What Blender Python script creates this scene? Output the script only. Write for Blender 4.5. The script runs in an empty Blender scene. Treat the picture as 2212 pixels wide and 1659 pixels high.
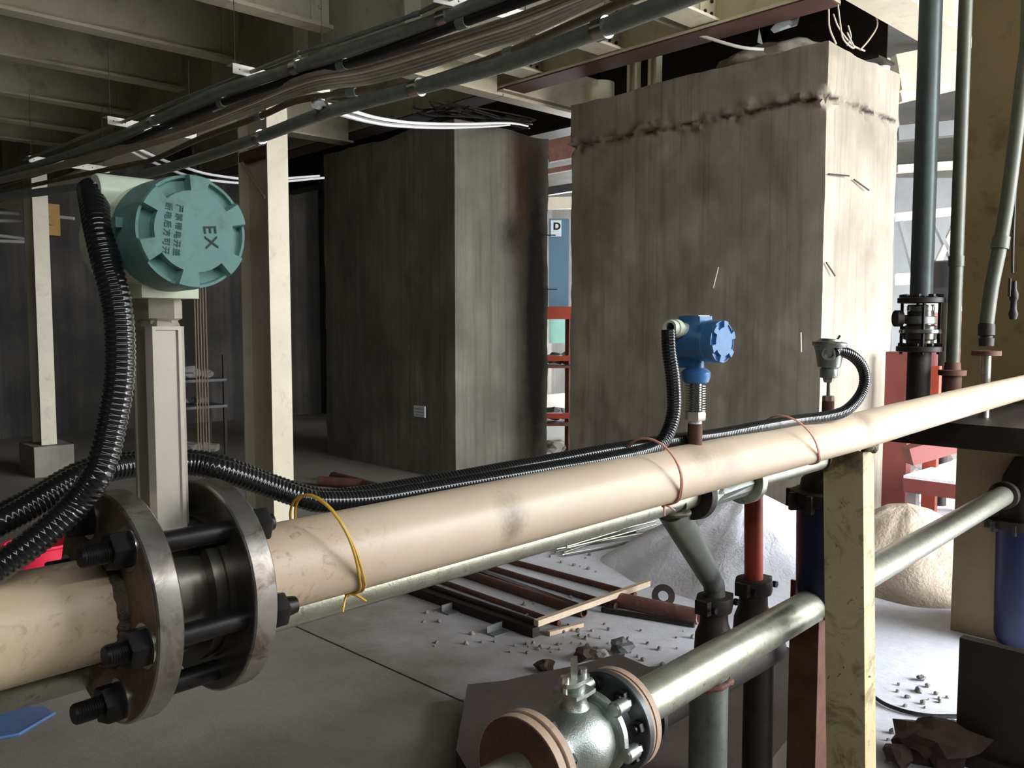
import bpy, bmesh, math, random
from mathutils import Vector, Matrix, noise
random.seed(7)
R = math.radians
scene = bpy.context.scene
COL = scene.collection

# ------------------------------------------------------------------ camera
F, CX, CY, HZ, CH = 1850.0, 1106.0, 829.5, 700.0, 1.5
PITCH = math.atan((CY - HZ) / F); YAW = R(46.5)
cam_d = bpy.data.cameras.new('camera'); cam_d.sensor_width = 36; cam_d.lens = F / 2212 * 36
cam_d.clip_start = 0.02; cam_d.clip_end = 300
cam = bpy.data.objects.new('camera', cam_d); COL.objects.link(cam)
cam.location = (0, 0, CH); cam.rotation_euler = (R(90) - PITCH, 0, YAW - R(90))
scene.camera = cam
# ------------------------------------------------------------------ daylight and exposure
scene.view_settings.view_transform = 'Standard'; scene.view_settings.look = 'None'
scene.view_settings.gamma = 1.0; scene.view_settings.use_curve_mapping = False
scene.view_settings.exposure = 0.08
world = bpy.data.worlds.new('overcast_sky'); scene.world = world; world.use_nodes = True
wn = world.node_tree.nodes; wl = world.node_tree.links
bg = wn['Background']
bg.inputs['Color'].default_value = (0.90, 0.95, 1.0, 1); bg.inputs['Strength'].default_value = 27.0
def portal(name, c, sx, sy, rot):
    l = bpy.data.lights.new(name, 'AREA'); l.shape = 'RECTANGLE'; l.size = sx; l.size_y = sy
    l.cycles.is_portal = True
    o = bpy.data.objects.new(name, l); COL.objects.link(o); o.location = c; o.rotation_euler = rot
portal('daylight_portal', (9.95, -3.0, 2.15), 12.1, 4.3, (R(90), 0, 0))
portal('wall_gap_portal', (-0.05, -3.0, 4.0), 7.9, 0.6, (R(90), 0, 0))  # for the gap added over the near wall to light the ceiling beams

# ------------------------------------------------------------------ picture -> place
fv = Vector((math.cos(YAW) * math.cos(PITCH), math.sin(YAW) * math.cos(PITCH), -math.sin(PITCH)))
rv = Vector((math.sin(YAW), -math.cos(YAW), 0)); uv = rv.cross(fv)
C0 = Vector((0, 0, CH))
def ray(x, y): return fv + rv * ((x - CX) / F) - uv * ((y - CY) / F)
def onz(x, y, z=0.0): d = ray(x, y); return C0 + d * ((z - CH) / d.z)
def onx(x, y, X): d = ray(x, y); return C0 + d * (X / d.x)
def ony(x, y, Y): d = ray(x, y); return C0 + d * (Y / d.y)
def dep(x, y, t): return C0 + ray(x, y) * t
V = Vector

# ------------------------------------------------------------------ materials
def lin(c): return tuple(((v / 255) / 12.92 if v / 255 <= 0.04045 else ((v / 255 + 0.055) / 1.055) ** 2.4) for v in c) + (1,)
class MB:
    def __init__(s, name, rough=0.6, metal=0.0):
        s.m = bpy.data.materials.new(name); s.m.use_nodes = True
        s.n = s.m.node_tree.nodes; s.l = s.m.node_tree.links
        s.b = s.n['Principled BSDF']; s.b.inputs['Roughness'].default_value = rough; s.b.inputs['Metallic'].default_value = metal
        s.tc = s.n.new('ShaderNodeTexCoord')
        g = s.n.new('ShaderNodeNewGeometry'); s.pos = g.outputs['Position']
    def mapped(s, scale=(1, 1, 1), loc=(0, 0, 0), rot=(0, 0, 0)):
        mp = s.n.new('ShaderNodeMapping'); mp.inputs['Scale'].default_value = scale; mp.inputs['Location'].default_value = loc
        mp.inputs['Rotation'].default_value = rot
        s.l.new(s.pos, mp.inputs['Vector']); return mp.outputs[0]
    def noise(s, scale, detail=4, rough=0.6, dist=0.0, map_=(1, 1, 1), loc=(0, 0, 0)):
        t = s.n.new('ShaderNodeTexNoise'); t.inputs['Scale'].default_value = scale; t.inputs['Detail'].default_value = detail
        t.inputs['Roughness'].default_value = rough; t.inputs['Distortion'].default_value = dist
        s.l.new(s.mapped(map_, loc), t.inputs['Vector']); return t.outputs['Fac']
    def ramp(s, fac, a, b, c0=(0, 0, 0, 1), c1=(1, 1, 1, 1)):
        r = s.n.new('ShaderNodeValToRGB'); e = r.color_ramp.elements
        e[0].position = a; e[1].position = b; e[0].color = c0; e[1].color = c1
        s.l.new(fac, r.inputs[0]); return r.outputs[0]
    def mix(s, fac, a, b, mode='MIX'):
        m = s.n.new('ShaderNodeMix'); m.data_type = 'RGBA'; m.blend_type = mode
        for v, i in ((fac, 0), (a, 6), (b, 7)):
            if hasattr(v, 'is_output'): s.l.new(v, m.inputs[i])
            else: m.inputs[i].default_value = v
        return m.outputs[2]
    def math(s, op, a, b=0.0, clamp=False):
        m = s.n.new('ShaderNodeMath'); m.operation = op; m.use_clamp = clamp
        for v, i in ((a, 0), (b, 1)):
            if hasattr(v, 'is_output'): s.l.new(v, m.inputs[i])
            else: m.inputs[i].default_value = v
        return m.outputs[0]
    def sphere(s, c, r, soft=0.5, squash=(1, 1, 1), jag=0.0):
        """a soft spot on a surface: 1 at c, 0 beyond r"""
        d = s.n.new('ShaderNodeVectorMath'); d.operation = 'SUBTRACT'; s.l.new(s.pos, d.inputs[0]); d.inputs[1].default_value = c
        q = s.n.new('ShaderNodeVectorMath'); q.operation = 'MULTIPLY'; s.l.new(d.outputs[0], q.inputs[0]); q.inputs[1].default_value = squash
        ln = s.n.new('ShaderNodeVectorMath'); ln.operation = 'LENGTH'; s.l.new(q.outputs[0], ln.inputs[0])
        v = ln.outputs['Value']
        if jag: v = s.math('ADD', v, s.math('MULTIPLY', s.math('SUBTRACT', s.noise(6 / r, 4), 0.5), jag * r))
        return s.ramp(s.math('DIVIDE', v, r), soft, 1.0, (1, 1, 1, 1), (0, 0, 0, 1))
    def color(s, c):
        if hasattr(c, 'is_output'): s.l.new(c, s.b.inputs['Base Color'])
        else: s.b.inputs['Base Color'].default_value = c
        return s
    def rough(s, c): s.l.new(c, s.b.inputs['Roughness']); return s
    def bump(s, h, strength=0.3, dist=0.01):
        b = s.n.new('ShaderNodeBump'); b.inputs['Strength'].default_value = strength; b.inputs['Distance'].default_value = dist
        s.l.new(h, b.inputs['Height']); s.l.new(b.outputs[0], s.b.inputs['Normal']); return s
def paint(name, c, var=0.12, rough=0.45, metal=0.0, scale=8, dirt=None, dirt_amt=0.35, bumpy=0.0):
    k = MB(name, rough, metal); c = lin(c) if max(c[:3]) > 1 else c
    dk = tuple(v * (1 - var) for v in c[:3]) + (1,); lt = tuple(min(1, v * (1 + var)) for v in c[:3]) + (1,)
    n = k.noise(scale, 5); col = k.ramp(n, 0.3, 0.7, dk, lt)
    if dirt:
        f = k.math('MULTIPLY', k.ramp(k.noise(scale * 2.7, 6, 0.7, 0.4), 0.55, 0.72), dirt_amt)
        col = k.mix(f, col, lin(dirt))
    k.color(col)
    if bumpy: k.bump(k.noise(scale * 12, 3), bumpy, 0.003)
    return k.m
M = {}
M['cream_steel'] = paint('cream_painted_steel', (206, 196, 172), 0.10, 0.5, 0, 3, (110, 90, 60), 0.3)
M['girder'] = paint('dull_cream_girder_paint', (206, 199, 172), 0.16, 0.6, 0, 1.6, (80, 66, 46), 0.5)
M['tan_column'] = paint('tan_painted_steel', (130, 110, 78), 0.16, 0.5, 0, 2.5, (70, 50, 34), 0.6)
M['galv'] = paint('galvanised_steel', (170, 170, 154), 0.16, 0.34, 0.75, 30, (96, 92, 72), 0.7, 0.12)
M['mid_galv'] = paint('weathered_galvanised_steel', (104, 108, 102), 0.22, 0.42, 0.5, 20, (60, 58, 48), 0.6, 0.1)
M['conduit'] = paint('grey_galvanised_conduit', (142, 148, 140), 0.2, 0.45, 0.25, 18, (70, 66, 56), 0.4)
M['dark_galv'] = paint('dark_galvanised_pipe', (70, 80, 78), 0.2, 0.45, 0.15, 18, (60, 58, 50), 0.4)
M['slim_pipe'] = paint('dull_green_grey_pipe', (84, 86, 72), 0.15, 0.5, 0.1, 10, (70, 56, 40), 0.5)
M['rust_dark'] = paint('dark_red_brown_flange', (78, 48, 38), 0.3, 0.8, 0, 3, (60, 36, 30), 0.6)
M['rust_conduit'] = paint('brown_stained_conduit', (120, 108, 84), 0.2, 0.5, 0.3, 14, (70, 48, 30), 0.6)
M['dark_iron'] = paint('dark_cast_iron', (48, 42, 38), 0.3, 0.55, 0.4, 20, (90, 52, 30), 0.5, 0.3)
M['bolt'] = paint('black_oxide_bolt', (44, 42, 42), 0.25, 0.42, 0.7, 60, (80, 60, 40), 0.3)
M['dusty_pipe'] = paint('dusty_brown_red_pipe', (138, 96, 88), 0.2, 0.8, 0, 8, (190, 180, 180), 0.5)
M['rust'] = paint('rusty_steel', (100, 64, 52), 0.3, 0.75, 0.1, 14, (60, 36, 26), 0.6, 0.3)
M['red_paint'] = paint('red_oxide_paint', (160, 64, 42), 0.15, 0.5, 0, 6, (110, 50, 36), 0.4)
M['maroon'] = paint('maroon_steel_paint', (124, 60, 56), 0.15, 0.6, 0, 4, (80, 44, 40), 0.4)
M['blue_head'] = paint('blue_enamel', (70, 122, 176), 0.10, 0.33, 0, 30, (40, 70, 110), 0.3)
M['blue_filter'] = paint('dark_blue_plastic', (5, 20, 62), 0.1, 0.42)
M['blue_panel'] = paint('blue_grey_sheet_metal', (92, 124, 144), 0.08, 0.6, 0, 2)
M['housing'] = paint('pale_cream_enamel', (226, 232, 208), 0.05, 0.3, 0, 20, (170, 165, 140), 0.2)
M['alu'] = paint('cast_aluminium', (190, 182, 168), 0.06, 0.42, 0.55, 18, (150, 144, 128), 0.15, 0.03)
M['steel'] = paint('polished_steel', (200, 198, 192), 0.1, 0.22, 0.95, 20)
M['cast_ss'] = paint('cast_stainless', (168, 174, 168), 0.12, 0.36, 0.9, 30, (110, 112, 100), 0.4, 0.25)
M['white_plastic'] = paint('white_plastic', (225, 225, 225), 0.04, 0.4)
M['tray'] = paint('white_perforated_angle', (214, 208, 196), 0.06, 0.5, 0, 6, (130, 110, 90), 0.4)
M['grey_cable'] = paint('grey_cable_sheath', (168, 156, 138), 0.2, 0.6, 0, 10)
M['black_cable'] = paint('black_cable_sheath', (34, 33, 34), 0.2, 0.4)
M['yellow_wire'] = paint('yellow_wire', (210, 166, 60), 0.08, 0.4)
M['pink_wire'] = paint('pink_wire', (214, 150, 132), 0.08, 0.4)
M['copper'] = paint('copper_pink_wire', (170, 110, 96), 0.15, 0.5)
M['wood'] = paint('split_bamboo', (214, 190, 164), 0.12, 0.7, 0, 20, (150, 120, 90), 0.4)
M['gasket'] = paint('tan_gasket', (172, 146, 124), 0.12, 0.6, 0, 20, (120, 80, 60), 0.5)
M['white_sheet'] = paint('white_sheet', (225, 232, 236), 0.05, 0.6)
M['pale_wall'] = paint('pale_cladding', (128, 126, 120), 0.06, 0.7, 0, 1)
M['mint'] = paint('mint_sheet', (160, 214, 196), 0.05, 0.6)
M['blue_sheet'] = paint('blue_tarpaulin', (84, 116, 160), 0.15, 0.5)
M['red_plastic'] = paint('red_plastic', (226, 40, 70), 0.08, 0.45)
M['yellow'] = paint('mustard_plastic', (170, 130, 50), 0.1, 0.6)
M['debris'] = paint('grey_rubble', (140, 134, 126), 0.3, 0.9, 0, 12)
M['dark_debris'] = paint('dark_scrap', (66, 50, 42), 0.3, 0.85, 0, 12)
M['black'] = paint('black_rubber', (20, 20, 20), 0.1, 0.5)
M['flange_grey'] = paint('dark_grey_flange', (84, 86, 86), 0.2, 0.4, 0.6, 20)
M['dark_area'] = paint('dark_area_black_brown', (38, 27, 18), 0.2, 0.6)  # only for the plate that stands in for the dark corner
M['slate'] = paint('dull_grey_steel_sheet', (104, 105, 104), 0.1, 0.6, 0, 4)
def hose_mat():
    k = MB('black_pvc_hose', 0.2); k.color((0.012, 0.012, 0.013, 1)); k.b.inputs['Coat Weight'].default_value = 0.5; return k.m
M['hose'] = hose_mat()
def concrete(name, base, dark, streak=0.5, stains=None):
    k = MB(name, 0.88)
    a = k.noise(1.3, 6, 0.6); s1 = k.noise(5, 5, 0.65, 0, (1, 1, 0.06)); s2 = k.noise(26, 4, 0.6, 0, (1, 1, 0.03))
    c = k.ramp(a, 0.3, 0.72, lin(dark), lin(base))
    c = k.mix(k.math('MULTIPLY', k.ramp(s1, 0.42, 0.7), streak), c, lin(dark))
    c = k.mix(k.math('MULTIPLY', k.ramp(s2, 0.5, 0.68), streak * 0.55), c, lin(tuple(v * 0.72 for v in dark)))
    if stains: c = stains(k, c)
    k.color(c); k.bump(k.noise(30, 5, 0.7), 0.25, 0.01); return k.m
def seam_stain(k, c):
    # hairline dirt along the casting joint
    sep = k.n.new('ShaderNodeSeparateXYZ'); k.l.new(k.pos, sep.inputs[0])
    z = k.math('ADD', sep.outputs[2], k.math('MULTIPLY', k.math('SUBTRACT', k.noise(3.5, 4), 0.5), 0.10))
    dz = k.math('ABSOLUTE', k.math('SUBTRACT', z, 3.10)); f = k.ramp(dz, 0.004, 0.03, (1, 1, 1, 1), (0, 0, 0, 1))
    f = k.math('MULTIPLY', f, k.ramp(k.noise(7, 4), 0.40, 0.56))
    return k.mix(f, c, lin((34, 28, 22)))
M['pier'] = concrete('pier_concrete', (160, 151, 136), (112, 103, 90), 0.55, seam_stain)
def rust_stain(k, c):
    px0 = ony(1125, 380, 6.24); px1 = ony(1160, 700, 6.24)
    f1 = k.sphere((ony(1135, 330, 6.24).x, 6.24, 2.9), 0.5, 0.1, (1.5, 0.1, 0.45), 0.5)
    c = k.mix(k.math('MULTIPLY', f1, 0.85), c, lin((92, 58, 40)))
    f2 = k.sphere((ony(1158, 600, 6.24).x, 6.24, 1.55), 0.8, 0.45, (3.6, 0.1, 0.36), 0.35)
    c = k.mix(k.math('MULTIPLY', f2, 0.95), c, lin((22, 17, 15)))
    f3 = k.sphere(tuple(ony(1105, 505, 6.24)), 0.22, 0.1, (1, 0.1, 0.8), 0.5)
    return k.mix(k.math('MULTIPLY', f3, 0.8), c, lin((34, 26, 22)))
M['pier_stained'] = concrete('stained_pier_concrete', (150, 144, 132), (98, 94, 84), 0.7, rust_stain)
def form_marks(k, c):
    w = k.noise(3.2, 2, 0.4, 0, (1, 1, 0.02)); return k.mix(k.math('MULTIPLY', k.ramp(w, 0.45, 0.55), 0.5), c, lin((30, 29, 28)))
M['back_wall'] = concrete('dark_board_marked_concrete', (112, 106, 100), (66, 63, 60), 0.6, form_marks)
M['deck'] = concrete('ceiling_deck', (80, 76, 66), (50, 48, 42), 0.3)
M['plinth'] = concrete('dirty_plinth_concrete', (92, 80, 72), (58, 48, 42), 0.3)
M['plinth_edge'] = concrete('worn_plinth_edge', (170, 158, 146), (130, 118, 106), 0.3)
M['footing'] = concrete('light_footing', (168, 162, 152), (120, 114, 104), 0.2)

def floor_mat():
    k = MB('concrete_floor_with_powder', 0.85)
    n = k.noise(1.1, 6, 0.6, 0.3); f = k.noise(7, 6, 0.7)
    c = k.ramp(n, 0.3, 0.7, lin((124, 116, 106)), lin((150, 142, 132)))
    c = k.mix(k.math('MULTIPLY', k.ramp(f, 0.5, 0.75), 0.35), c, lin((98, 88, 78)))
    gp_ = onz(1560, 1800); g_ = k.sphere((gp_.x, gp_.y, 0), 1.15, 0.5, (1, 1, 1), 0.5); c = k.mix(k.math('MULTIPLY', g_, 0.8), c, lin((92, 74, 64)))
    # spilled white powder around the heaps
    pc = onz(1750, 1330); p = k.sphere((pc.x + 0.9, pc.y - 0.3, 0), 3.1, 0.55, (1, 0.95, 1), 0.42)
    pw = k.ramp(k.noise(16, 6, 0.75), 0.3, 0.75, lin((222, 222, 232)), lin((244, 244, 250)))
    c = k.mix(p, c, pw)
    far = onz(2150, 1150); p2 = k.sphere((far.x + 3.5, far.y, 0), 5.5, 0.7, (1, 1, 1), 0.2)
    c = k.mix(p2, c, pw)
    k.color(c); k.bump(k.noise(40, 5, 0.7), 0.25, 0.01); return k.m
M['floor'] = floor_mat()
def powder(name, a, b):
    k = MB(name, 0.95); k.color(k.ramp(k.noise(4, 6, 0.7), 0.35, 0.7, lin(a), lin(b)))
    h = k.math('ADD', k.noise(60, 4, 0.7), k.math('MULTIPLY', k.noise(9, 4, 0.6, 0.5), 2.0)); k.bump(h, 0.35, 0.03); return k.m
M['powder'] = powder('white_powder', (236, 236, 246), (248, 248, 253))
M['sand'] = powder('tan_powder', (176, 158, 138), (198, 182, 164))

# the main pipe line
PA = V((0.50089, 0.78822, 1.25425)); PD = V((0.99734876, 0.07265213, -0.00413828)).normalized()
E1 = V((-PD.y, PD.x, 0)).normalized(); E2 = PD.cross(E1)
if E2.z < 0: E2 = -E2
def pipe(t, a=0.0, b=0.0): return PA + PD * t + E1 * a + E2 * b   # a: away from the camera, b: up
def pipe_paint():
    k = MB('cream_pipe_paint', 0.42)
    c = k.ramp(k.noise(6, 5), 0.3, 0.7, lin((204, 182, 156)), lin((216, 196, 170)))
    yel = k.sphere(tuple(pipe(-0.55)), 0.35, 0.3); c = k.mix(k.math('MULTIPLY', yel, 0.5), c, lin((206, 184, 132)))
    sc = k.ramp(k.noise(60, 5, 0.7, 1.2), 0.54, 0.66)
    near = k.math('ADD', k.sphere(tuple(pipe(-0.28)), 0.14, 0.2), k.sphere(tuple(pipe(-0.10)), 0.17, 0.2), True)
    c = k.mix(k.math('MULTIPLY', k.math('MULTIPLY', sc, near), 0.45), c, lin((90, 66, 42)))
    c = k.mix(k.math('MULTIPLY', near, 0.28), c, lin((140, 110, 76)))
    # scorched spots where things were welded
    for x, y, r, amt in ((1105, 1120, 0.035, 0.55), (1112, 1150, 0.025, 0.5), (1530, 975, 0.05, 0.45), (1570, 1000, 0.06, 0.25), (1875, 905, 0.055, 0.5), (1760, 905, 0.04, 0.3)):
        tt = (x - 750) / 1400
        best = min((pipe(t, -0.04, bz) for t in [i * 0.02 for i in range(-20, 180)] for bz in (-0.03, -0.01, 0.01, 0.03, 0.044)),
                   key=lambda p: (prj(p)[0] - x) ** 2 + (prj(p)[1] - y) ** 2)
        s = k.sphere(tuple(best), r, 0.0, (1, 1, 1), 0.9); c = k.mix(k.math('MULTIPLY', s, amt), c, lin((66, 44, 34)))
    k.color(c); k.bump(k.noise(140, 3), 0.06, 0.002); return k.m
def prj(P):
    v = V(P) - C0; d = v.dot(fv); return (CX + F * v.dot(rv) / d, CY - F * v.dot(uv) / d, d)
M['pipe'] = pipe_paint()
def flange_mat():
    k = MB('machined_flange_steel', 0.3, 0.85)
    c = k.ramp(k.noise(14, 5, 0.6), 0.3, 0.7, lin((128, 122, 114)), lin((176, 172, 166)))
    c = k.mix(k.math('MULTIPLY', k.ramp(k.noise(22, 6, 0.7, 0.8, loc=(3, 1, 2)), 0.5, 0.66), 0.7), c, lin((96, 70, 48)))
    k.color(c); k.rough(k.ramp(k.noise(9, 4), 0.3, 0.7, (0.24,) * 3 + (1,), (0.46,) * 3 + (1,))); k.bump(k.noise(50, 4), 0.1, 0.002); return k.m
M['flange'] = flange_mat()
M['flange_face'] = paint('stained_flange_face', (112, 96, 76), 0.3, 0.5, 0.5, 22, (54, 40, 30), 0.7, 0.3)
M['meter_body'] = paint('dark_stainless_body', (104, 100, 92), 0.15, 0.3, 0.85, 14, (60, 50, 40), 0.5)
def green_mat():
    k = MB('green_enamel', 0.42)
    c = k.ramp(k.noise(30, 4), 0.3, 0.7, lin((98, 138, 130)), lin((110, 150, 142)))
    g = k.math('MULTIPLY', k.ramp(k.noise(45, 5, 0.7), 0.5, 0.68), 0.4); c = k.mix(g, c, lin((66, 92, 70)))
    k.color(c); return k.m
M['green'] = green_mat()
M['weld'] = paint('weld_bead', (84, 74, 60), 0.4, 0.35, 0.7, 70, (40, 30, 24), 0.8, 0.5)
def post_mat():
    k = MB('scuffed_yellow_cream_post', 0.55)
    c = k.ramp(k.noise(3, 5, 0.6, 0.3), 0.3, 0.7, lin((172, 156, 112)), lin((204, 190, 150)))
    c = k.mix(k.math('MULTIPLY', k.ramp(k.noise(9, 6, 0.75, 1.0), 0.50, 0.62), 0.6), c, lin((96, 76, 44)))
    c = k.mix(k.math('MULTIPLY', k.ramp(k.noise(20, 6, 0.8, 1.5, loc=(2, 7, 1)), 0.60, 0.66), 0.6), c, lin((44, 34, 22)))
    c = k.mix(k.ramp(k.noise(17, 5, 0.7, 2.5, (1, 1, 0.5), (4, 4, 4)), 0.66, 0.7), c, lin((38, 30, 22)))
    s = k.sphere(tuple(dep(1830, 1000, 2.05)), 0.06, 0.2, (1, 1, 1.6), 0.7); c = k.mix(k.math('MULTIPLY', s, 0.85), c, lin((44, 32, 24)))
    k.color(c); return k.m
M['post'] = post_mat()

# ------------------------------------------------------------------ mesh helpers
def nb(): return bmesh.new()
def basis(d, up=V((0, 0, 1))):
    d = V(d).normalized()
    if abs(d.dot(up)) > 0.98: up = V((0, 1, 0)) if abs(d.y) < 0.9 else V((1, 0, 0))
    a = d.cross(up).normalized(); b = a.cross(d).normalized(); return a, b
def box(bm, lo, hi, mtx=None):
    lo, hi = V(lo), V(hi); vs = []
    for x in (lo.x, hi.x):
        for y in (lo.y, hi.y):
            for z in (lo.z, hi.z):
                p = V((x, y, z)); vs.append(bm.verts.new(mtx @ p if mtx else p))
    for f in ((0, 1, 3, 2), (4, 6, 7, 5), (0, 4, 5, 1), (2, 3, 7, 6), (0, 2, 6, 4), (1, 5, 7, 3)): bm.faces.new([vs[i] for i in f])
    return vs
def lathe(bm, p0, d, prof, seg=32, cap=True, ang0=0.0, up=V((0, 0, 1))):
    """prof: list of (distance along d, radius)"""
    p0 = V(p0); d = V(d).normalized(); a, b = basis(d, up); rings = []
    for s, r in prof:
        c = p0 + d * s
        rings.append([bm.verts.new(c + a * r * math.cos(ang0 + 2 * math.pi * i / seg) + b * r * math.sin(ang0 + 2 * math.pi * i / seg)) for i in range(seg)])
    for k in range(len(rings) - 1):
        for i in range(seg):
            j = (i + 1) % seg; bm.faces.new((rings[k][i], rings[k][j], rings[k + 1][j], rings[k + 1][i]))
    if cap: bm.faces.new(rings[0][::-1]); bm.faces.new(rings[-1])
    return rings
def cyl(bm, p, q, r, seg=24): p, q = V(p), V(q); lathe(bm, p, q - p, [(0, r), ((q - p).length, r)], seg)
def spline(pts, n=8):
    P = [V(p) for p in pts]
    if len(P) < 3: return P
    P = [P[0] * 2 - P[1]] + P + [P[-1] * 2 - P[-2]]; out = []
    for i in range(1, len(P) - 2):
        for k in range(n):
            t = k / n; a, b, c, d = P[i - 1], P[i], P[i + 1], P[i + 2]
            out.append(0.5 * ((2 * b) + (c - a) * t + (2 * a - 5 * b + 4 * c - d) * t * t + (3 * b - a - 3 * c + d) * t ** 3))
    out.append(P[-2]); return out
def sweep(bm, pts, rad, seg=12, cap=True):
    pts = [V(p) for p in pts]; n = len(pts); a = None; rings = []
    for i, p in enumerate(pts):
        d = (pts[min(i + 1, n - 1)] - pts[max(i - 1, 0)]).normalized()
        if a is None: a, b = basis(d)
        else:
            a = (a - d * a.dot(d)).normalized(); b = a.cross(d)
        r = rad[i] if isinstance(rad, (list, tuple)) else rad
        rings.append([bm.verts.new(p + a * r * math.cos(2 * math.pi * k / seg) + b * r * math.sin(2 * math.pi * k / seg)) for k in range(seg)])
    for k in range(n - 1):
        for i in range(seg):
            j = (i + 1) % seg; bm.faces.new((rings[k][i], rings[k][j], rings[k + 1][j], rings[k + 1][i]))
    if cap: bm.faces.new(rings[0][::-1]); bm.faces.new(rings[-1])
def resample(pts, step):
    out = [pts[0]]; acc = 0.0
    for i in range(1, len(pts)):
        a, b = pts[i - 1], pts[i]; L = (b - a).length; s = step - acc
        while s <= L: out.append(a + (b - a) * (s / L)); s += step
        acc = (acc + L) % step if L < step - acc else L - (s - step)
    return out
def prism(bm, poly, h0, h1, mtx):
    """poly in local xy, extruded along local z"""
    A = [bm.verts.new(mtx @ V((x, y, h0))) for x, y in poly]; B = [bm.verts.new(mtx @ V((x, y, h1))) for x, y in poly]; n = len(poly)
    bm.faces.new(A[::-1]); bm.faces.new(B)
    for i in range(n): j = (i + 1) % n; bm.faces.new((A[i], A[j], B[j], B[i]))
def frame_m(o, x, y, z): return Matrix(((x[0], y[0], z[0], o[0]), (x[1], y[1], z[1], o[1]), (x[2], y[2], z[2], o[2]), (0, 0, 0, 1)))
def bev(bm, w, seg=2, ang=35):
    es = [e for e in bm.edges if len(e.link_faces) == 2 and e.calc_face_angle(0) > R(ang)]
    if es: bmesh.ops.bevel(bm, geom=es, offset=w, segments=seg, affect='EDGES', profile=0.7)
ORG = {}
def obj(name, bm, mat, parent=None, loc=None, smooth=True, label=None):
    bmesh.ops.recalc_face_normals(bm, faces=bm.faces[:])
    if parent is not None: o0 = ORG[parent.name]
    else:
        if loc is None:
            zs = [v.co for v in bm.verts]; n = len(zs)
            loc = V((sum(v.x for v in zs) / n, sum(v.y for v in zs) / n, min(v.z for v in zs)))
        o0 = V(loc)
    bmesh.ops.translate(bm, verts=bm.verts[:], vec=-o0)
    me = bpy.data.meshes.new(name); bm.to_mesh(me); bm.free()
    if smooth: me.shade_smooth(); me.set_sharp_from_angle(angle=R(34))
    me.materials.append(M[mat] if isinstance(mat, str) else mat)
    o = bpy.data.objects.new(name, me); COL.objects.link(o)
    if parent is None: o.location = o0
    else: o.parent = parent
    ORG[o.name] = o0
    if label: o['label'] = label
    return o
def tag(o, label, cat, group=None, kind=None):
    o['label'] = label; o['category'] = cat
    if group: o['group'] = group
    if kind: o['kind'] = kind
    return o
def thing(name, label, cat, loc, group=None):
    o = bpy.data.objects.new(name, None); o.empty_display_size = 0.05; COL.objects.link(o); o.location = loc
    ORG[o.name] = V(loc); return tag(o, label, cat, group)
def struct(name, bm, mat, label, cat, parent=None, smooth=False):
    o = obj(name, bm, mat, parent, V((0, 0, 0)) if parent is None else None, smooth)
    if parent is None: tag(o, label, cat, None, 'structure')
    return o

# ------------------------------------------------------------------ the shell
XMIN, XMAX, YMIN, YMAX = -4.0, 22.0, -14.0, 13.0
bm = nb(); box(bm, (XMIN - 8, YMIN - 8, -0.3), (XMAX + 8, YMAX + 2, 0)); struct('floor', bm, 'floor', 'grey concrete workshop floor dusted with white powder', 'floor')
DK = 4.3
bm = nb(); box(bm, (XMIN, -3.0, DK), (16.0, YMAX, DK + 0.2)); struct('ceiling', bm, 'deck', 'dark ceiling deck over the steel girders', 'ceiling')
bm = nb(); box(bm, (XMIN, YMAX - 0.3, 0), (14.0, YMAX, DK)); struct('wall_back', bm, 'back_wall', 'dark board-marked concrete wall far behind the left columns', 'wall')
bm = nb(); box(bm, (7.6, 8.7, 0), (7.8, YMAX - 0.3, DK)); struct('light_stop_wall', bm, 'back_wall', 'dark wall added behind the stained pier to block light from beyond', 'wall')  # added to keep daylight from beyond off the far left floor
bm = nb(); box(bm, (XMIN - 0.3, -3.0, 0), (XMIN, YMAX, DK)); struct('wall_left', bm, 'back_wall', 'plain wall behind the camera', 'wall')
bm = nb(); box(bm, (XMIN, -3.2, 0), (3.9, -3.0, 3.7)); struct('wall_near', bm, 'back_wall', 'plain wall beside the camera', 'wall')  # length and the open gap on top are set to shape the daylight

# ------------------------------------------------------------------ girders, beams
def ibeam(bm, p, q, depth, fl, tw=0.012, tf=0.02, up=V((0, 0, 1))):
    """I section whose bottom centre line runs p->q"""
    p, q = V(p), V(q); d = (q - p).normalized(); s = d.cross(up).normalized(); L = (q - p).length
    m = frame_m(p, d, s, up)
    box(bm, (0, -fl / 2, 0), (L, fl / 2, tf), m); box(bm, (0, -fl / 2, depth - tf), (L, fl / 2, depth), m)
    box(bm, (0, -tw / 2, tf), (L, tw / 2, depth - tf), m)
def rib(bm, p, depth, fl, d, up=V((0, 0, 1))):
    d = V(d).normalized(); s = d.cross(up); m = frame_m(p, d, s, up); box(bm, (-0.006, -fl / 2 + 0.01, 0.02), (0.006, fl / 2 - 0.01, depth - 0.02), m)
GX2, GZ2 = 2.78, 2.98
bm = nb(); ibeam(bm, (GX2 + 0.1, -2.9, GZ2), (GX2 + 0.1, 12.6, GZ2), 1.3, 0.24)
g2 = struct('girder', bm, 'girder', 'deep cream plate girder carried on the two thin cream columns', 'girder')
for yy in [y0 for y0 in [4.55 + 1.16 * i for i in range(-5, 7)]]:
    bm = nb(); rib(bm, V((GX2 + 0.1, yy + 0.35, GZ2)), 1.3, 0.24, (0, 1, 0)); obj('stiffener', bm, 'girder', g2, smooth=False)
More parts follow.
